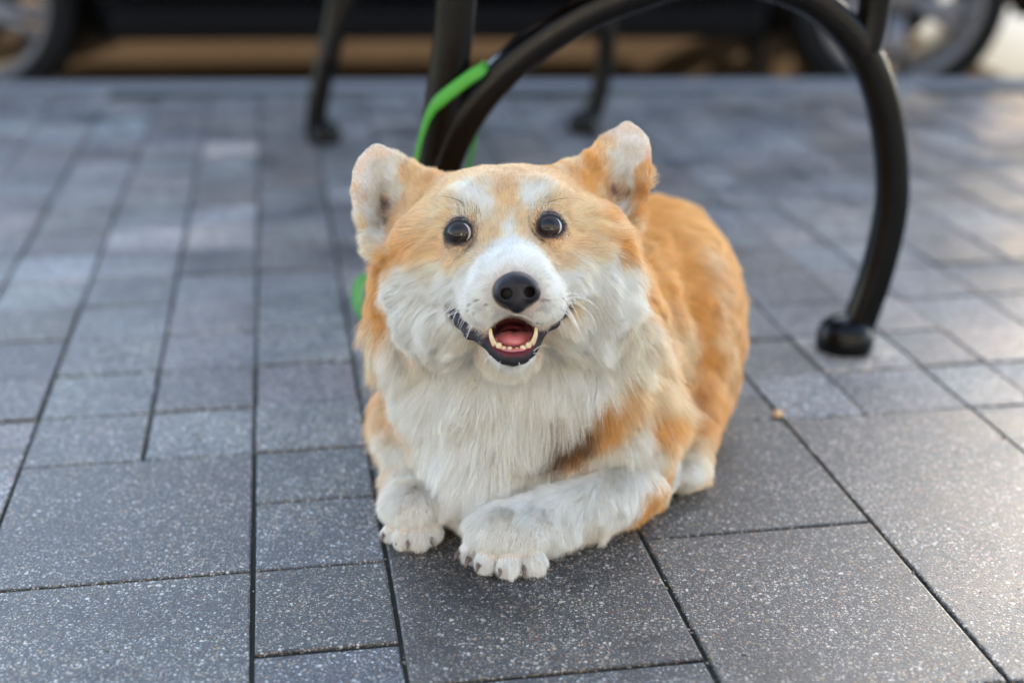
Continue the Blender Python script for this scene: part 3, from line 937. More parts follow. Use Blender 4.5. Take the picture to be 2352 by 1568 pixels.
# --- keys laid on the surface: colour, hair flow, hair length (each becomes a 3-D point on the dog)
bvh_cam = BVHTree.FromPolygons([tuple(v) for v in V], [tuple(q) for q in Q.tolist()])
def hit(px, py):
    dr = Vector(((px - 1176) / FPX, -(py - 784) / FPX, 1)).normalized()
    loc, nor, _, _ = bvh_cam.ray_cast(Vector((0, 0, 0)), dr)
    if loc is None:
        loc, nor, _, _ = bvh_cam.find_nearest(Vector(dr) * 1.15 / dr.z)
    return np.array(loc)
WH = (.93, .89, .805); CR = (.88, .77, .61); TN = (.87, .57, .30); LT = (.86, .63, .38); OR = (.82, .39, .10); DO = (.54, .25, .07); BR = (.12, .055, .02)
EAR_SHADE = (.13, .085, .075); PK = (.86, .76, .67); KW_ = (.60, .60, .62); SD = (.50, .46, .40)  # the dark ear grey is cavity shadow put into the fur colour
CK = [ # px, py, colour, radius px
 (1165, 395, TN, 30), (1080, 398, TN, 30), (1030, 412, TN, 25), (1240, 395, TN, 30), (1165, 430, TN, 16), (1160, 465, TN, 14), (1150, 500, LT, 12), (1130, 545, LT, 12), (1200, 520, LT, 11), (1215, 550, LT, 11), (1185, 490, LT, 10),
 (1085, 449, WH, 23), (1110, 480, WH, 17), (1062, 448, CR, 12), (1120, 510, CR, 10), (1100, 425, LT, 14), (1130, 450, LT, 9), (1040, 470, LT, 14), (1065, 475, CR, 14), (1225, 452, WH, 21), (1240, 470, CR, 12), (1205, 480, WH, 9), (1252, 455, CR, 12), (1215, 425, LT, 14), (1270, 465, LT, 14), (1090, 500, LT, 10), (1235, 490, LT, 10),
 (1005, 450, TN, 28), (1010, 500, LT, 22), (960, 480, TN, 25), (980, 540, TN, 24), (940, 560, OR, 24), (1000, 570, TN, 16), (960, 590, TN, 18), (1310, 450, TN, 26), (1330, 500, LT, 25), (1320, 540, TN, 18), (1350, 560, LT, 20), (1370, 510, TN, 25), (1400, 560, OR, 20),
 (1166, 530, WH, 9), (1168, 510, CR, 8), (1170, 568, WH, 17), (1130, 590, WH, 14), (1215, 583, WH, 14), (1170, 610, WH, 30), (1130, 620, WH, 22), (1220, 610, WH, 22), (1180, 625, KW_, 14), (1090, 680, WH, 30), (1270, 670, WH, 26), (1120, 730, WH, 18), (1240, 725, WH, 18), (1100, 700, KW_, 10), (1140, 722, KW_, 9), (1215, 728, KW_, 9), (1250, 705, KW_, 8),
 (1035, 600, TN, 12), (1070, 592, LT, 15), (1090, 580, CR, 10), (1055, 612, LT, 9), (1275, 578, TN, 11), (1290, 595, LT, 13), (1255, 560, TN, 9), (1105, 560, LT, 9),
 (1030, 640, WH, 24), (1060, 650, WH, 20), (1045, 675, WH, 20), (1312, 640, WH, 20), (1300, 625, WH, 12), (1075, 628, WH, 12), (960, 640, WH, 26), (920, 660, WH, 22), (940, 720, WH, 35), (1000, 690, WH, 35), (1000, 780, WH, 40), (930, 800, WH, 30), (1010, 615, CR, 14), (1330, 610, CR, 16), (1370, 620, WH, 24), (1420, 640, WH, 22), (1390, 590, WH, 16), (1340, 660, WH, 30), (1400, 700, WH, 30), (1440, 690, CR, 15), (1320, 700, LT, 14), (1330, 760, WH, 30), (1390, 770, WH, 30), (1310, 640, WH, 16),
 (868, 600, OR, 20), (872, 640, OR, 18), (875, 690, OR, 20), (880, 740, OR, 15), (865, 780, CR, 25), (860, 840, LT, 25), (900, 590, OR, 14), (860, 560, CR, 15), (1440, 540, OR, 18), (1455, 580, DO, 17), (1465, 620, OR, 18), (1475, 670, OR, 18), (1420, 520, TN, 18), (1430, 560, OR, 14),
 (1120, 835, WH, 16), (1177, 850, WH, 18), (1235, 832, WH, 16), (1255, 790, WH, 16), (1100, 812, WH, 16), (1080, 790, WH, 14),
 # chest and throat
 (1177, 870, WH, 40), (1050, 850, WH, 50), (1000, 930, WH, 50), (1100, 960, WH, 50), (1200, 960, WH, 40), (1290, 860, WH, 45), (1100, 1040, WH, 45), (1030, 1020, WH, 45), (1100, 1120, WH, 45), (1080, 1180, WH, 40), (1170, 1080, WH, 35), (930, 880, WH, 30),
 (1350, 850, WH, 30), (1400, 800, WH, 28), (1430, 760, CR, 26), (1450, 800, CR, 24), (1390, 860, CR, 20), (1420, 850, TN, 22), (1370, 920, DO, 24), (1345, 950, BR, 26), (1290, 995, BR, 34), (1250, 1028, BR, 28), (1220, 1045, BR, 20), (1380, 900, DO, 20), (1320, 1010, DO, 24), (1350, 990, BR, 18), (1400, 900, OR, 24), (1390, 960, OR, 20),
 (1180, 1050, SD, 16), (1140, 1010, SD, 14), (1250, 1080, WH, 26), (1330, 1060, WH, 26), (1400, 1020, WH, 24), (1450, 970, WH, 18), (1470, 990, WH, 16), (1430, 930, TN, 22),
 # shoulder and side
 (1480, 860, LT, 32), (1520, 900, LT, 24), (1500, 800, LT, 30), (1550, 840, LT, 26), (1500, 720, TN, 34), (1550, 760, LT, 26), (1490, 650, OR, 36), (1540, 680, OR, 34), (1520, 940, OR, 24), (1500, 980, OR, 20), (1560, 930, OR, 24), (1570, 880, OR, 24),
 (1480, 1040, WH, 24), (1500, 1020, WH, 16), (1525, 1030, LT, 14), (1530, 1070, OR, 18), (1500, 1130, OR, 16), (1510, 1160, OR, 20), (1490, 1180, OR, 16), (1430, 1090, WH, 30), (1380, 1130, WH, 30), (1440, 1140, WH, 24), (1300, 1130, WH, 35), (1300, 1200, WH, 35), (1220, 1160, WH, 30),
 # back, rump, thigh
 (1510, 560, OR, 40), (1560, 620, OR, 34), (1600, 700, OR, 34), (1620, 600, TN, 22), (1640, 680, TN, 20), (1650, 760, TN, 22), (1530, 460, DO, 28), (1580, 450, TN, 20), (1610, 480, DO, 16), (1600, 520, OR, 26), (1540, 420, OR, 24), (1660, 560, OR, 20), (1690, 640, DO, 12), (1620, 800, OR, 34), (1680, 820, TN, 24), (1640, 900, OR, 30), (1600, 960, OR, 24), (1590, 1000, LT, 24), (1570, 1040, CR, 20), (1575, 1090, WH, 26), (1560, 1000, OR, 18),
 # foreleg left of the picture, paws
 (890, 930, LT, 18), (925, 950, OR, 20), (945, 965, DO, 14), (880, 990, CR, 16), (900, 1010, WH, 24), (940, 1020, WH, 24), (925, 1080, PK, 20), (920, 1120, PK, 18), (960, 1090, WH, 20), (950, 1170, WH, 40), (900, 1200, WH, 30), (990, 1190, WH, 30), (1170, 1230, WH, 50), (1090, 1250, WH, 30), (1230, 1260, WH, 30),
 # ears
 (825, 380, CR, 14), (865, 345, CR, 16), (815, 430, LT, 9), (812, 470, TN, 7), (832, 520, TN, 7), (848, 560, LT, 12), (860, 395, WH, 30), (885, 425, WH, 28), (850, 440, WH, 24), (858, 500, WH, 22), (870, 545, WH, 18), (915, 445, WH, 16), (900, 400, WH, 16), (896, 474, EAR_SHADE, 13), (890, 505, EAR_SHADE, 9), (915, 375, CR, 12), (935, 395, TN, 14), (950, 410, TN, 18), (945, 450, TN, 14), (935, 500, TN, 14), (970, 400, TN, 18), (995, 400, OR, 12), (905, 560, TN, 16),
 (1440, 290, CR, 14), (1480, 315, CR, 12), (1495, 380, TN, 9), (1490, 430, TN, 8), (1475, 480, OR, 7), (1455, 515, LT, 10), (1440, 330, WH, 24), (1450, 370, WH, 26), (1425, 395, WH, 24), (1455, 420, WH, 18), (1405, 448, EAR_SHADE, 10), (1440, 455, EAR_SHADE, 7), (1415, 365, WH, 16), (1425, 480, WH, 12), (1435, 500, CR, 10), (1405, 330, LT, 10), (1378, 360, TN, 14), (1395, 400, LT, 10), (1355, 380, OR, 18), (1320, 380, TN, 18), (1290, 400, TN, 14), (1350, 430, OR, 20), (1380, 450, TN, 16), (1385, 500, OR, 16), (1400, 520, TN, 14)]
ck_p = [hit(k[0], k[1]) for k in CK]; ck_c = [k[2] for k in CK]; ck_r = [k[3] * 1.1 / FPX for k in CK]
for p3, col, r in [((1180, 480, 1.20), OR, .05), ((1180, 650, 1.26), OR, .05), ((900, 560, 1.18), OR, .010), ((880, 400, 1.185), TN, .007), ((1440, 360, 1.19), OR, .007), ((1420, 500, 1.185), OR, .008), ((860, 750, 1.22), OR, .03), ((1000, 700, 1.27), OR, .05), ((1250, 620, 1.35), OR, .06), ((1350, 560, 1.42), OR, .06),
                   ((1400, 800, 1.45), OR, .06), ((1300, 900, 1.35), CR, .05), ((1500, 520, 1.53), OR, .06), ((1600, 700, 1.5), OR, .06), ((1500, 800, 1.55), DO, .05), ((1040, 950, 1.29), OR, .05), ((900, 900, 1.28), OR, .03), ((1080, 1000, 1.27), CR, .05)]:
    ck_p.append(cp_(*p3)); ck_c.append(col); ck_r.append(r)
for p3 in ((1177, 838, 1.022), (1140, 832, 1.03), (1215, 830, 1.03), (1177, 860, 1.06), (1115, 810, 1.04), (1238, 808, 1.04)): ck_p.append(cp_(*p3)); ck_c.append(WH); ck_r.append(.010)
ck_p, ck_c, ck_r = np.array(ck_p), np.array(ck_c), np.array(ck_r)
_l = ck_c.max(1, keepdims=True)
ck_c = np.where(ck_c[:, 2:] < .6, _l * (ck_c / _l) ** 1.0, np.minimum(ck_c * 1.02, .92))

def field(P, kp, kv, kr, power=2.2):
    out = np.zeros((len(P), kv.shape[1]), np.float32)
    P = P.astype(np.float32); kp = kp.astype(np.float32); kv = kv.astype(np.float32); ir = (1 / kr ** 2).astype(np.float32)
    k2 = (kp ** 2).sum(1)
    for s0 in range(0, len(P), 16000):
        p = P[s0:s0 + 16000]
        w = ((p ** 2).sum(1)[:, None] + k2[None] - 2 * p @ kp.T) * ir
        np.maximum(w, 0, out=w); w += .08
        w *= w
        if power > 2.1: w *= np.sqrt(np.sqrt(w))
        np.reciprocal(w, out=w)
        out[s0:s0 + 16000] = (w @ kv) / w.sum(1)[:, None]
    return out

# hair flow: px, py, (right, down, away), length mm, lift 0..1, stray
FK = [
 (1168, 590, (0, -1, .2), 6.5, .22), (1175, 630, (0, -1, .3), 4.5, .22), (1110, 620, (-.7, -.5, .5), 8, .26), (1230, 615, (.7, -.5, .5), 8, .26), (1095, 680, (-1, .3, .4), 6, .28), (1265, 670, (1, .3, .4), 6, .28), (1110, 725, (-.6, 1, .2), 5, .3), (1250, 715, (.6, 1, .2), 5, .3), (1180, 728, (0, 1, 0), 3, .2), (1150, 728, (-.2, 1, 0), 3.5, .2), (1215, 728, (.2, 1, 0), 3.5, .2),
 (1165, 530, (0, -1, .2), 7, .22), (1150, 480, (-.2, -1, .3), 9, .25), (1185, 480, (.2, -1, .3), 9, .25), (1165, 400, (0, -1, .8), 9, .3), (1085, 460, (-.5, -1, .2), 11, .28), (1105, 490, (-.2, -1, .2), 9, .25), (1245, 450, (.5, -1, .2), 11, .28), (1210, 490, (.2, -1, .2), 9, .25), (1050, 405, (-.5, -.7, .8), 7, .22), (1260, 400, (.5, -.7, .8), 7, .22),
 (1010, 460, (-.9, -.5, .3), 12, .28), (1000, 540, (-1, .1, .3), 11, .28), (960, 600, (-1, .4, .3), 16, .3), (1320, 450, (.9, -.5, .3), 12, .28), (1330, 530, (1, .1, .3), 11, .28), (1380, 580, (1, .4, .3), 16, .3), (950, 540, (-.9, .3, .4), 18, .35), (1390, 520, (.9, .3, .4), 18, .35),
 (1040, 600, (-.8, .5, .2), 8, .22), (1280, 590, (.8, .5, .2), 8, .22), (1020, 660, (-.8, .6, .3), 14, .3), (1330, 640, (.8, .6, .3), 14, .3), (940, 670, (-.7, .7, .3), 30, .38), (1400, 660, (.7, .7, .3), 30, .38), (880, 640, (-.4, 1, .4), 17, .30), (872, 690, (-.3, 1, .3), 19, .30), (1450, 620, (.6, .7, .4), 26, .40), (1000, 730, (-.5, .9, .2), 24, .35), (1350, 720, (.5, .9, .2), 24, .35),
 (930, 780, (-.4, 1, .1), 36, .38), (1400, 770, (.35, 1, .1), 34, .35), (870, 760, (-.4, .9, .3), 24, .38), (865, 840, (-.3, .9, .2), 26, .4), (1060, 800, (-.3, 1, 0), 26, .3), (1290, 790, (.3, 1, 0), 26, .3), (1177, 850, (0, 1, 0), 12, .3), (1120, 825, (-.4, 1, 0), 10, .3), (1235, 815, (.4, 1, 0), 10, .3),
 (1177, 900, (0, 1, -.1), 33, .30), (1080, 900, (-.15, 1, -.1), 36, .32), (1270, 880, (.25, 1, -.1), 36, .32), (1000, 960, (-.15, 1, 0), 39, .32), (1150, 1000, (0, 1, 0), 40, .32), (1280, 960, (.0, 1, 0), 39, .35), (1060, 1080, (-.05, 1, 0), 36, .3), (1150, 1090, (-.3, 1, 0), 33, .3), (1080, 1180, (0, 1, 0), 21, .2),
 (1360, 900, (.1, 1, 0), 33, .4), (1330, 1000, (-.3, 1, 0), 25, .4), (1260, 1060, (-.3, 1, 0), 21, .4), (1200, 1100, (-.3, 1, 0), 19, .35), (1440, 960, (.2, 1, 0), 29, .45), (1430, 850, (.5, .9, .2), 35, .38),
 (1500, 880, (.7, .8, .4), 38, .35), (1500, 760, (.8, .7, .5), 34, .3), (1540, 820, (.8, .7, .5), 34, .32), (1490, 650, (.5, .4, 1), 24, .25), (1550, 650, (.4, .5, 1), 18, .2), (1600, 560, (.3, .3, 1), 16, .2), (1540, 450, (0, -.2, 1), 16, .25), (1640, 650, (.2, .6, 1), 16, .2), (1650, 800, (.1, 1, .5), 18, .2), (1620, 930, (-.1, 1, .1), 20, .25), (1580, 1030, (0, 1, 0), 16, .3), (1575, 1095, (0, 1, -.2), 9, .3),
 (1480, 1040, (.1, 1, 0), 24, .25), (1510, 1150, (.1, 1, 0), 13, .25), (1400, 1110, (-.3, 1, 0), 20, .25), (1440, 1150, (-.1, 1, .1), 20, .28), (1300, 1160, (-.5, .9, 0), 18, .24), (1300, 1220, (-.3, 1, .1), 18, .3), (1220, 1190, (-.5, .8, -.2), 15, .25), (1170, 1220, (-.2, 1, -.4), 9, .18), (1100, 1250, (-.5, 1, -.2), 10, .15), (1130, 1275, (-.25, 1, -.2), 10, .15), (1170, 1280, (0, 1, -.2), 10, .15), (1225, 1270, (.15, 1, -.2), 11, .15), (1250, 1240, (.3, 1, 0), 10, .2),
 (900, 950, (-.5, .7, .1), 22, .4), (940, 1000, (-.2, 1, 0), 24, .35), (925, 1080, (0, 1, 0), 18, .3), (935, 1130, (0, 1, 0), 16, .3), (950, 1160, (0, 1, -.4), 9, .18), (905, 1210, (-.3, 1, -.2), 8, .18), (960, 1220, (0, 1, -.2), 8, .18), (995, 1210, (.3, 1, -.1), 8, .2),
 (865, 350, (0, -1, 0), 2.0, .2), (815, 400, (-.6, -1, 0), 2.0, .2), (815, 480, (-1, -.2, .1), 4, .3), (845, 560, (-.8, .6, 0), 10, .4), (865, 410, (-.3, -1, -.1), 6, .22), (895, 430, (-.7, -.8, -.1), 8, .25), (900, 490, (-.9, -.4, -.2), 9, .28), (870, 520, (-.9, .3, -.1), 9, .35), (920, 385, (-.2, -1, .1), 6, .25), (960, 400, (-.2, -1, .2), 9, .35), (990, 405, (-.1, -1, .2), 10, .4), (945, 470, (-.4, -.9, .3), 9, .25), (930, 530, (-.7, .2, .4), 12, .3),
 (1440, 295, (.1, -1, 0), 2.0, .2), (1495, 370, (.5, -.9, 0), 2.0, .2), (1488, 440, (.4, -.8, 0), 3, .2), (1475, 490, (.6, .4, .1), 4, .25), (1440, 350, (.3, -1, -.1), 6, .22), (1415, 400, (.5, -.9, -.1), 8, .25), (1430, 460, (.6, -.5, -.2), 9, .28), (1440, 520, (.7, .7, 0), 11, .35), (1385, 350, (.1, -1, .1), 6, .25), (1330, 380, (.1, -1, .2), 9, .35), (1295, 392, (.1, -1, .2), 10, .4), (1365, 440, (.4, -.9, .3), 9, .25), (1380, 510, (.8, .1, .4), 13, .3)]
fk_p = [hit(k[0], k[1]) for k in FK]
fk_v = [[*(np.array((k[2][0], -k[2][1], k[2][2])) / np.linalg.norm(k[2])), k[3], k[4]] for k in FK]
for p3, dv, ln, lf in [((1180, 480, 1.20), (0, -.6, 1), 20, .3), ((1180, 650, 1.26), (0, -.2, 1), 28, .3), ((900, 430, 1.175), (0, 1, .2), 5, .3), ((1440, 380, 1.18), (0, 1, .2), 5, .3), ((1250, 620, 1.35), (.3, 0, 1), 22, .25), ((1350, 560, 1.42), (.3, 0, 1), 18, .25),
                       ((1350, 860, 1.4), (.1, -.3, 1), 22, .3), ((1500, 520, 1.53), (.1, -.5, 1), 18, .25), ((1600, 750, 1.5), (0, -1, .6), 20, .25), ((1040, 950, 1.29), (0, -1, .3), 22, .3), ((880, 850, 1.26), (-.3, -1, .3), 28, .4)]:
    fk_p.append(cp_(*p3)); dv = np.array(dv, float); fk_v.append([*(dv / np.linalg.norm(dv)), ln, lf])
fk_p, fk_v = np.array(fk_p), np.array(fk_v)
fk_r = np.full(len(fk_p), 22 * 1.1 / FPX)

eye_c = np.array([cp_(*e) for e in EYES])
nose_c = cp_(1184, 670, .998)
cav_c = cp_(1178, 775, 1.018)
lip_pts = []
for L_ in LIPS:
    q_ = [cp_(*p) for p in L_]
    for a, b in zip(q_[:-1], q_[1:]):
        for t in np.linspace(0, 1, 6): lip_pts.append(a + (b - a) * t)
lower = [cp_(a_, b_, c_ - .002) for a_, b_, c_ in JAW]
low_pts = []
for a, b in zip(lower[:-1], lower[1:]):
    for t in np.linspace(0, 1, 6): low_pts.append(a + (b - a) * t)
lip_pts, low_pts = np.array(lip_pts), np.array(low_pts)
def mind(P, K):
    out = np.full(len(P), 9.0)
    for k in K: out = np.minimum(out, np.linalg.norm(P - k, axis=1))
    return out
def zones(P):
    """Distances that switch hair off and skin colours on."""
    de = np.minimum(*[np.linalg.norm((P - c) , axis=1) for c in eye_c])
    dn = np.linalg.norm((P - nose_c) / np.array([1.22, 1.0, 1.3]), axis=1)
    dl = mind(P, lip_pts); dw = mind(P, low_pts)
    pj = P[:, :2] / P[:, 2:3] * 1.018
    c2 = cav_c[:2] / cav_c[2] * 1.018
    dc = np.sqrt((((pj - c2) / np.array([.0175, .0145])) ** 2).sum(1))
    inc = (dc < 1.0) & (P[:, 2] > 1.012) & (P[:, 2] < 1.12)
    return de, dn, dl, dw, inc

# skin colour per vertex
de, dn, dl, dw, inc = zones(V)
colV = field(V, ck_p, ck_c, ck_r) * np.array([.62, .52, .48])
blk = np.array([.016, .015, .019])
def paint(mask, col, soft=None):
    global colV
    m = np.clip(mask, 0, 1)[:, None]
    colV = colV * (1 - m) + np.array(col) * m
paint((.0135 - de) / .0012, blk)
paint((.0146 - dn) / .0015, (.012, .012, .015))
nzv = np.sin(V[:, 0] * 900) * np.sin(V[:, 1] * 1100 + 2)
paint((.0062 - dl) / .0010, blk + np.clip(nzv, 0, 1)[:, None] * np.array([.05, .025, .035]))
paint((.0064 - dw) / .0010, blk)
paint(inc.astype(float), (.10, .016, .022))
ca = body_me.attributes.new('Color', 'FLOAT_COLOR', 'POINT')
ca.data.foreach_set('color', np.concatenate([colV, np.ones((len(V), 1))], 1).astype(np.float32).ravel())
a = NT('dog_skin')
at = a.n('ShaderNodeAttribute', attribute_name='Color')
sp_ = a.n('ShaderNodeSeparateColor', {0: at.outputs['Color']})
rg = a.n('ShaderNodeMapRange', {'Value': sp_.outputs[1], 'From Min': 0.02, 'From Max': 0.15, 'To Min': 0.5, 'To Max': 0.9})
M_skin = a.set(Base_Color=at.outputs['Color'], Roughness=rg.outputs[0], Specular_IOR_Level=0.22)
body_me.materials.append(M_skin)

def vnoise(P, scale, seed):
    """Cheap smooth vector noise: sums of sines."""
    r = np.random.default_rng(seed); out = np.zeros((len(P), 3))
    for k in range(7):
        w = r.normal(size=(3, 3)) * scale; ph = r.uniform(0, 6.28, 3)
        out += np.sin(P @ w + ph)
    return out / 2.6
# --- hairs
def tri_sample(V, Q, dens):
    T = np.concatenate([Q[:, [0, 1, 2]], Q[:, [0, 2, 3]]])
    A, B, C_ = V[T[:, 0]], V[T[:, 1]], V[T[:, 2]]
    cr = np.cross(B - A, C_ - A); ar = np.linalg.norm(cr, axis=1) / 2
    nrm = cr / (2 * ar[:, None] + 1e-12)
    cen = (A + B + C_) / 3
    lam = ar * dens(cen, nrm)
    n = RNG.poisson(lam)
    idx = np.repeat(np.arange(len(T)), n)
    u, v = RNG.random(len(idx)), RNG.random(len(idx))
    f_ = u + v > 1; u[f_] = 1 - u[f_]; v[f_] = 1 - v[f_]
    P = A[idx] + (B - A)[idx] * u[:, None] + (C_ - A)[idx] * v[:, None]
    return P, idx, T, u, v
# smooth vertex normals (pointing out)
fn = np.cross(V[Q[:, 2]] - V[Q[:, 0]], V[Q[:, 3]] - V[Q[:, 1]])
VN = np.zeros_like(V)
for c in range(4):
    for ax_ in range(3): VN[:, ax_] += np.bincount(Q[:, c], fn[:, ax_], len(V))
VN /= np.linalg.norm(VN, axis=1)[:, None] + 1e-12
if ((V - V.mean(0)) * VN).sum() < 0: VN = -VN; print('flipped normals')
def density(cen, nrm):
    dface = np.linalg.norm(cen - cp_(1170, 580, 1.06), axis=1)
    base = np.where(dface < .075, 8.0e6, np.where(dface < .13, 5.5e6, 3.2e6))
    return base
P, ti, T, uu, vv = tri_sample(V, Q, density)
N = VN[T[ti, 0]] * (1 - uu - vv)[:, None] + VN[T[ti, 1]] * uu[:, None] + VN[T[ti, 2]] * vv[:, None]
N /= np.linalg.norm(N, axis=1)[:, None]
view = P / np.linalg.norm(P, axis=1)[:, None]
facing = -(N * view).sum(1)
keep = (facing > -.25) | (RNG.random(len(P)) < .35)
de, dn, dl, dw, inc = zones(P)
Zw_ = H - P[:, 2] * SP + P[:, 1] * CP
keep &= (de > .0118) & (dn > .0138) & (dl > .0046 + .0012 * RNG.random(len(P))) & (dw > .0056) & ~inc & (Zw_ > .006)
P, N, facing, de, dn, dl, dw = P[keep], N[keep], facing[keep], de[keep], dn[keep], dl[keep], dw[keep]
n = len(P)
F = field(P, fk_p, fk_v, fk_r, 2.0)
Fd, Ln, Lf = F[:, :3], F[:, 3] * .001, F[:, 4]
tan = Fd - N * (Fd * N).sum(1)[:, None]
tan /= np.linalg.norm(tan, axis=1)[:, None] + 1e-9
# near eyes the hair leaves the lid radially and is short
for c in eye_c:
    r_ = P - c; dd = np.linalg.norm(r_, axis=1); w = np.clip((.019 - dd) / .009, 0, 1)[:, None]
    rt = r_ - N * (r_ * N).sum(1)[:, None]; rt /= np.linalg.norm(rt, axis=1)[:, None] + 1e-9
    tan = tan * (1 - w * .85) + rt * w * .85
lp_ = np.concatenate([lip_pts, low_pts])
nl_ = lp_[np.argmin(((P[:, None, :] - lp_[None]) ** 2).sum(-1), 1)] if n < 1000 else None
if nl_ is None:
    nl_ = np.zeros_like(P); bd = np.full(n, 9.0)
    for q_ in lp_:
        dd = np.linalg.norm(P - q_, axis=1); m_ = dd < bd; bd[m_] = dd[m_]; nl_[m_] = q_
r_ = P - nl_; rt = r_ - N * (r_ * N).sum(1)[:, None]; rt /= np.linalg.norm(rt, axis=1)[:, None] + 1e-9
w = np.clip((.016 - bd) / .008, 0, 1)[:, None] * .85
tan = tan * (1 - w) + rt * w; tan /= np.linalg.norm(tan, axis=1)[:, None] + 1e-9
kdp = KDTree(n // 45); _par = RNG.choice(n, n // 45, replace=False)
for i, p in enumerate(P[_par]): kdp.insert(p, i)
kdp.balance()
own = np.array([_par[kdp.find(p)[1]] for p in P])
short = np.where(de < .0138, .20, np.clip((de - .0105) / .012, .38, 1)) * np.clip((dn - .0120) / .010, .40, 1) * np.clip((dl - .004) / .010, .35, 1) * np.clip((dw - .004) / .006, .35, 1)
Ln = Ln * short * RNG.uniform(.65, 1.15, n) * (1 + .15 * vnoise(P[own], 320, 31)[:, 0] * np.clip(Ln / .012, .3, 1))
from mathutils import noise as mn
tuft = vnoise(P[own], 60, 3) + .9 * vnoise(P[own], 170, 4); fine = RNG.normal(size=(n, 3))
long_ = np.clip(Ln / .025, 0, 1)[:, None]
d0 = tan * (1 - Lf[:, None]) + N * (Lf[:, None] * 1.25 + .22 * (1 - long_) ** 2) + tuft * (.04 + .08 * long_) + fine * (.05 + .13 * long_)
d0 /= np.linalg.norm(d0, axis=1)[:, None]
down = np.array([0, -CP, SP])          # gravity in lens axes
K = 7
pts = np.zeros((n, K, 3)); pts[:, 0] = P - N * .0003
dirn = d0.copy()
swirl = vnoise(P, 150, 5)
for k in range(1, K):
    t = k / (K - 1)
    bend = tan * (.16 + .16 * long_) + down * .10 * long_ + swirl * .20 * long_ - N * .05 * long_
    dirn = dirn + bend * (.55 if k > 1 else .2)
    dirn /= np.linalg.norm(dirn, axis=1)[:, None]
    pts[:, k] = pts[:, k - 1] + dirn * (Ln / (K - 1))[:, None]
# clumps: tips drawn to the tip of a parent hair
def clump(pts, own, amount):
    off = pts[own] - pts
    dr = np.linalg.norm(P[own] - P, axis=1)
    same = np.clip(1.3 - dr / .012, 0, 1)
    for k in range(1, K):
        w = amount * (k / (K - 1)) ** 1.6 * same
        pts[:, k] += off[:, k] * w[:, None]
    return pts
am = .12 + .30 * long_[:, 0]
pts = clump(pts, own, am)
# keep tips above the paving
zz = H - pts[..., 2] * SP + pts[..., 1] * CP
lift_ = np.clip(.0015 - zz, 0, None)
pts[..., 1] += lift_ * CP; pts[..., 2] -= lift_ * SP
# colour
jit = P + RNG.normal(size=(n, 3)) * (.0012 + .0022 * long_) + vnoise(P, 260, 9) * .0018
col = field(jit, ck_p, ck_c, ck_r)
tone = 1 + .10 * vnoise(P[own], 400, 12)[:, :1] + RNG.normal(size=(n, 1)) * .17
col = col * tone
# black lining round the eyes, with a streak at the inner corner
for c, (ix, iy) in zip(eye_c, ((1093, 568), (1232, 545))):
    q = P - c
    inner = cp_(ix, iy, 1.05)
    di = np.linalg.norm(P - inner, axis=1); dd = np.linalg.norm(q, axis=1)
    m = np.clip((.0137 - dd + RNG.normal(size=n) * .0012) / .0014, 0, 1) + np.clip((.0062 - di + RNG.normal(size=n) * .0012) / .002, 0, 1) * .85
    lash = ((dd < .021) & (RNG.random(n) < .16) & ((P[:, 0] - c[0]) * np.sign(inner[0] - c[0]) > -.002))
    m = np.clip(np.maximum(m, lash * .9), 0, 1)[:, None]
    col = col * (1 - m) + blk * 1.5 * m
# freckles on the muzzle, dark lip edge
fr_ = (np.abs(P[:, 0] - cp_(1180, 700, 1.0)[0]) < .045) & (dn < .036) & (P[:, 1] < nose_c[1] - .004)
m = (fr_ & (vnoise(P, 700, 21)[:, 0] > 1.0)).astype(float) * .75
m = np.maximum(m, np.clip((.0068 - np.minimum(dl, dw)) / .0012, 0, 1) * (RNG.random(n) < .55))[:, None]
col = col * (1 - m) + np.array([.07, .07, .09]) * m
m = np.clip((.0195 - dn) / .004, 0, 1)[:, None] * .5
col = col * (1 - m) + np.array([.30, .31, .36]) * m
col = np.clip(col, .008, .93)
print('hairs', n)
# objects by region
hx = P
def near_(p3, r): return np.linalg.norm(hx - cp_(*p3), axis=1) < r
ear_l = (P[:, 0] < cp_(925, 0, 1.13)[0]) & (P[:, 1] > cp_(0, 585, 1.13)[1]) & (P[:, 2] > 1.08)
ear_r = (P[:, 0] > cp_(1395, 0, 1.13)[0]) & (P[:, 1] > cp_(0, 520, 1.13)[1]) & (P[:, 2] < 1.23)
head = (np.linalg.norm((P - cp_(1170, 600, 1.09)) / np.array([1.25, 1.05, 1]), axis=1) < .088) & ~ear_l & ~ear_r
zw = H - P[:, 2] * SP + P[:, 1] * CP
legs = (zw < .075) & ~head & (((np.abs(P[:, 0] - cp_(1175, 0, 1.12)[0]) < .036) & (P[:, 2] < 1.145)) | (P[:, 0] < cp_(1000, 0, 1.16)[0]) | ((P[:, 0] > cp_(1250, 0, 1.15)[0]) & (P[:, 2] < 1.235)) | ((P[:, 2] > 1.2) & (zw < .05) & (P[:, 2] < 1.30)))
chest = ~head & ~ear_l & ~ear_r & ~legs & (P[:, 2] < 1.235)
coat = ~(head | ear_l | ear_r | legs | chest)
a = NT('fur')
at = a.n('ShaderNodeAttribute', attribute_name='Color')
hb = a.n('ShaderNodeBsdfHairPrincipled')
hb.parametrization = 'COLOR'
a.l(at.outputs['Color'], hb.inputs['Color'])
hb.inputs['Roughness'].default_value = .42
hb.inputs['Radial Roughness'].default_value = .55
hb.inputs['Random Roughness'].default_value = .2
hb.inputs['Coat'].default_value = 0.0
df = a.n('ShaderNodeBsdfDiffuse', {'Color': at.outputs['Color']})
mx = a.n('ShaderNodeMixShader', {0: 0.35})
a.l(df.outputs[0], mx.inputs[1]); a.l(hb.outputs[0], mx.inputs[2])
a.l(mx.outputs[0], a.t.nodes['Material Output'].inputs['Surface'])
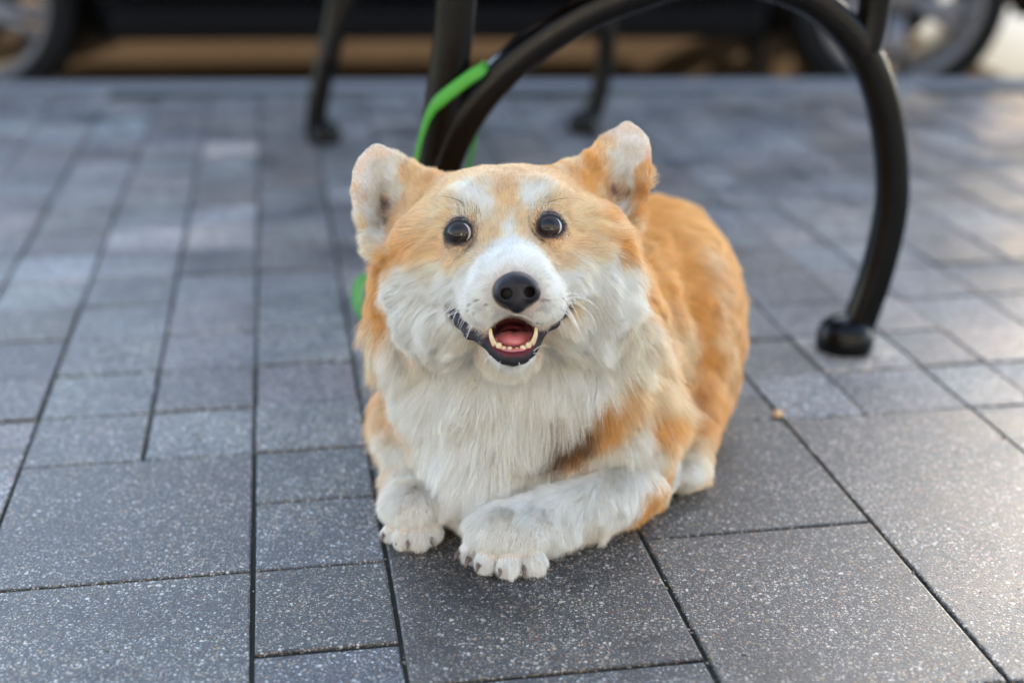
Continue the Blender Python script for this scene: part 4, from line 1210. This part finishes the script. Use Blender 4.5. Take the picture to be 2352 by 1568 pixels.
M_fur = a.m
def make_hair(name, pts, col, rad0, rad1):
    n, K = pts.shape[:2]
    cu = bpy.data.hair_curves.new(name)
    cu.add_curves([K] * n)
    cu.position_data.foreach_set('vector', to_world(pts).astype(np.float32).ravel())
    ra = cu.attributes.get('radius') or cu.attributes.new('radius', 'FLOAT', 'POINT')
    t = np.linspace(0, 1, K)
    prof = (1 - t ** 2.2 * .85)
    r = (rad0[:, None] * prof[None]).astype(np.float32)
    ra.data.foreach_set('value', r.ravel())
    c4 = np.concatenate([col, np.ones((n, 1))], 1).astype(np.float32)
    ca = cu.attributes.new('Color', 'FLOAT_COLOR', 'CURVE')
    ca.data.foreach_set('color', c4.ravel())
    cu.materials.append(M_fur)
    o = dlink(name, cu)
    return o
rad = (.000052 + .00005 * np.clip(Ln / .03, 0, 1)) * RNG.uniform(.8, 1.25, n)
for nm, msk, lab in (('head_fur', head, 'short tan and white fur of the face'), ('ear_fur', ear_l, None), ('ear_fur', ear_r, None), ('leg_fur', legs, 'white fur of the legs and paws'), ('chest_fur', chest, 'long white ruff with a brown patch'), ('coat', coat, 'orange fur of back and flank')):
    o = make_hair(nm, pts[msk], col[msk], rad[msk], None)
    o['kind'] = 'stuff'
    if lab: o['label'] = lab

# ------------------------------------------------------------------ eyes, nose, mouth, claws, whiskers
M_eye = NT('dog_eye')
tc = M_eye.n('ShaderNodeTexCoord')
nrm_ = M_eye.n('ShaderNodeVectorMath', {0: tc.outputs['Object']}, operation='NORMALIZE')
dot = M_eye.n('ShaderNodeSeparateXYZ', {0: nrm_.outputs[0]})
nz = M_eye.n('ShaderNodeTexNoise', {'Vector': tc.outputs['Object'], 'Scale': 900.0, 'Detail': 3.0})
ir = M_eye.mix(nz.outputs[0], (.009, .005, .004), (.032, .015, .009))
c_ = M_eye.ramp(dot.outputs[2], [(.0, (.20, .18, .18)), (.575, (.46, .42, .41)), (.615, (.012, .008, .008)), (1.0, (.003, .003, .003))])
isir = M_eye.ramp(dot.outputs[2], [(.62, (0, 0, 0)), (.68, (1, 1, 1)), (.86, (1, 1, 1)), (.885, (0, 0, 0))])
M_eye = M_eye.set(Base_Color=M_eye.mix(isir, c_, ir), Roughness=.05)
M_eye.node_tree.nodes['Principled BSDF'].inputs['Specular IOR Level'].default_value = .42
for (ex, ey, ed), gz in zip(EYES, ((-.24, .0), (-.18, .06))):
    bm = bmesh.new(); bmesh.ops.create_uvsphere(bm, u_segments=48, v_segments=32, radius=EYE_R)
    o = bm_obj('eye', bm, M_eye, None)
    c = to_world(cp_(ex, ey, ed - .0004))
    g = Vector(to_world(np.array([gz[0], gz[1], -1.0])) - to_world(np.zeros(3))).normalized()
    o.matrix_world = Matrix.Translation(Vector(c)) @ g.to_track_quat('Z', 'Y').to_matrix().to_4x4()
    o.parent = dog; o.matrix_parent_inverse = dog_inv

def grown(name, pr, vox, mat, it=2):
    V_, Q_ = grow(pr, vox, None, it)
    me = np_mesh(name, to_world(V_), Q_)
    me.materials.append(mat)
    return dlink(name, me)
body_prims = prims
prims = []
ell(1186, 658, 1.001, (.0143, .0105, .0120), .004)
ell(1156, 674, .998, (.0072, .0078, .0092), .004); ell(1219, 671, .998, (.0072, .0078, .0092), .004)
ell(1188, 692, .998, (.0076, .0085, .0082), .005)
rc((1164, 677, .978), .0034, (1160, 673, 1.001), .0040, .0022, 's'); rc((1215, 673, .978), .0033, (1219, 669, 1.001), .0038, .0022, 's')
rc((1158, 683, .980), .0020, (1138, 694, .994), .0012, .002, 's'); rc((1220, 679, .980), .0020, (1238, 689, .994), .0012, .002, 's')
rc((1190, 676, .984), .0005, (1190, 722, .988), .0011, .0016, 's')
M_nose = NT('nose_leather')
tc = M_nose.n('ShaderNodeTexCoord')
vo = M_nose.n('ShaderNodeTexVoronoi', {'Vector': tc.outputs['Object'], 'Scale': 900.0})
n2 = M_nose.n('ShaderNodeTexNoise', {'Vector': tc.outputs['Object'], 'Scale': 90.0, 'Detail': 2.0})
bp = M_nose.n('ShaderNodeBump', {'Height': vo.outputs['Distance'], 'Strength': .35, 'Distance': .0005})
M_nose.l(bp.outputs[0], M_nose.b.inputs['Normal'])
M_nose = M_nose.set(Base_Color=M_nose.ramp(n2.outputs[0], [(.3, (.007, .007, .010)), (.68, (.018, .017, .022)), (.8, (.05, .035, .035))]), Roughness=.36)
nose_nt = M_nose.node_tree
nose_o = grown('nose', prims, .0006, M_nose)
_co = np.zeros(len(nose_o.data.vertices) * 3, np.float32); nose_o.data.vertices.foreach_get('co', _co); _co = _co.reshape(-1, 3)
_in = np.zeros(len(_co))
for q_ in (cp_(1162, 675, .996), cp_(1217, 671, .996)):
    _in = np.maximum(_in, np.clip((.0052 - np.linalg.norm(_co - to_world(q_), axis=1)) / .0012, 0, 1))
_at = nose_o.data.attributes.new('inner', 'FLOAT', 'POINT'); _at.data.foreach_set('value', _in.astype(np.float32))
ia = nose_nt.nodes.new('ShaderNodeAttribute'); ia.attribute_name = 'inner'     # sheen removed inside the nostrils to keep the hollows dark
mr_ = nose_nt.nodes.new('ShaderNodeMapRange'); mr_.inputs['To Min'].default_value = .2; mr_.inputs['To Max'].default_value = 0.0
nose_nt.links.new(ia.outputs['Fac'], mr_.inputs[0]); nose_nt.links.new(mr_.outputs[0], nose_nt.nodes['Principled BSDF'].inputs['Specular IOR Level'])
# tongue
prims = []
ell(1180, 783, 1.062, (.0158, .0078, .030), .004)
ell(1180, 785, 1.042, (.0130, .0068, .014), .006)
rc((1152, 786, 1.040), .0050, (1150, 772, 1.085), .007, .004); rc((1208, 786, 1.040), .0050, (1210, 772, 1.085), .007, .004)
rc((1181, 764, 1.028), .0003, (1182, 752, 1.085), .0006, .003, 's')
M_tong = simple('tongue_flesh', (.52, .14, .16), .32, coat=.5, noise=.25, scale=500)
grown('tongue', prims, .0008, M_tong, 3)
# gums along the lower jaw
prims = []
gum = [(1134, 784, 1.031), (1143, 799, 1.027), (1160, 809, 1.024), (1180, 812, 1.023), (1200, 808, 1.024), (1216, 798, 1.027), (1225, 782, 1.031)]
for p_, q_ in zip(gum[:-1], gum[1:]): rc(p_, .0034, q_, .0034, .002)
grown('gum', prims, .0007, simple('gum_flesh', (.50, .17, .17), .25, coat=.6, noise=.35, scale=600))
M_tooth = simple('tooth_ivory', (.66, .54, .34), .25, coat=.4, noise=.12, scale=300)
def tooth(path, r0, r1, flat=1.0):
    bm = bmesh.new()
    p = [wp(*q) for q in path]; p = catmull(p, 4)
    n = len(p)
    rads = [(r0 + (r1 - r0) * (i / (n - 1)) ** 1.3) * (1 if i < n - 1 else .3) for i in range(n)]
    add_sweep(bm, p, (1, 0, 0), 1.0, flat, rads, ring=12)
    o = bm_obj('tooth', bm, M_tooth, None); o.parent = dog; o.matrix_parent_inverse = dog_inv
    return o
tooth([(1136, 792, 1.024), (1128, 772, 1.021), (1127, 752, 1.022)], .0021, .0009)
tooth([(1222, 790, 1.024), (1230, 770, 1.021), (1231, 750, 1.022)], .0021, .0009)
for tx, ty, tr_ in ((1146, 793, .0026), (1158, 801, .0021), (1171, 802, .0023), (1187, 804, .0020), (1201, 799, .0025), (1214, 792, .0024)):
    tooth([(tx, ty + 7, 1.0245), (tx, ty + 1, 1.0225), (tx, ty - 6, 1.0235)], tr_, tr_ * .75, .75)
# claws
M_claw = simple('claw_horn', (.12, .075, .06), .35, coat=.3, noise=.3, scale=500)
for (px_, py_, d_, dx_) in ((1056, 1258, 1.113, -12), (1076, 1276, 1.098, -7), (1100, 1288, 1.094, -5), (1150, 1296, 1.090, -2), (1202, 1294, 1.092, 3), (882, 1216, 1.146, -5), (912, 1226, 1.138, -3), (938, 1234, 1.128, -2), (988, 1222, 1.134, 3)):
    bm = bmesh.new()
    p = catmull([wp(px_, py_ + 7, d_ + .005), wp(px_ + dx_ * .6, py_ + 15, d_ - .001), wp(px_ + dx_, py_ + 27, d_ - .003)], 4)
    p = [Vector((q.x, q.y, max(q.z, .0016))) for q in p]
    add_sweep(bm, p, (1, 0, 0), .0025, .0027, [1 - .75 * i / (len(p) - 1) for i in range(len(p))], ring=10)
    o = bm_obj('claw', bm, M_claw, None); o.parent = dog; o.matrix_parent_inverse = dog_inv
# whiskers: white on the muzzle, a few dark ones on the brow
wk, wc = [], []
def whisk(x0, y0, d0, x1, y1, d1, sag, col):
    A, B = cp_(x0, y0, d0), cp_(x1, y1, d1)
    t = np.linspace(0, 1, 7)[:, None]
    wk.append(A + (B - A) * t + np.array([0, sag, 0]) * (t * (1 - t)) * 4); wc.append(col)
wht, drk = (.85, .84, .82), (.05, .04, .04)
for i, (x0, y0) in enumerate(((1075, 705), (1080, 716), (1088, 722), (1096, 730), (1070, 694), (1104, 734))):
    whisk(x0, y0, 1.020, x0 - 26 - 5 * (i % 3), y0 + 46 + 6 * (i % 2), 1.018, .004, wht)
for i, (x0, y0) in enumerate(((1278, 690), (1284, 700), (1282, 708), (1276, 716), (1262, 724), (1288, 682), (1280, 712))):
    whisk(x0, y0, 1.020, x0 + 34 + 8 * (i % 3), y0 + 30 + 22 * (i % 3), 1.020, .006, wht if i % 3 else drk)
rw_ = np.random.default_rng(4)
for i in range(16):
    sd = -1 if i % 2 else 1
    x0, y0 = (1092 if sd < 0 else 1266) + rw_.uniform(-16, 16), rw_.uniform(672, 728)
    whisk(x0, y0, 1.017, x0 + sd * rw_.uniform(45, 105), y0 + rw_.uniform(10, 85), 1.012, .008, wht)
for x0, y0, x1, y1 in ((1130, 818, 1105, 850), (1150, 830, 1140, 868), (1215, 825, 1240, 862), (1225, 812, 1262, 838), (1226, 806, 1268, 800), (1190, 832, 1200, 870)):
    whisk(x0, y0, 1.018, x1, y1, 1.012, .003, wht)
for x0, y0, x1, y1, c in ((1090, 487, 1000, 452, drk), (1080, 492, 1010, 478, wht), (1240, 475, 1345, 462, drk), (1236, 480, 1300, 476, wht), (1280, 640, 1340, 628, drk)):
    whisk(x0, y0, 1.060, x1, y1, 1.050, .004, c)
wk = np.array(wk)
o = make_hair('whiskers', wk, np.array(wc), np.full(len(wk), .00022), None)
o['kind'] = 'stuff'
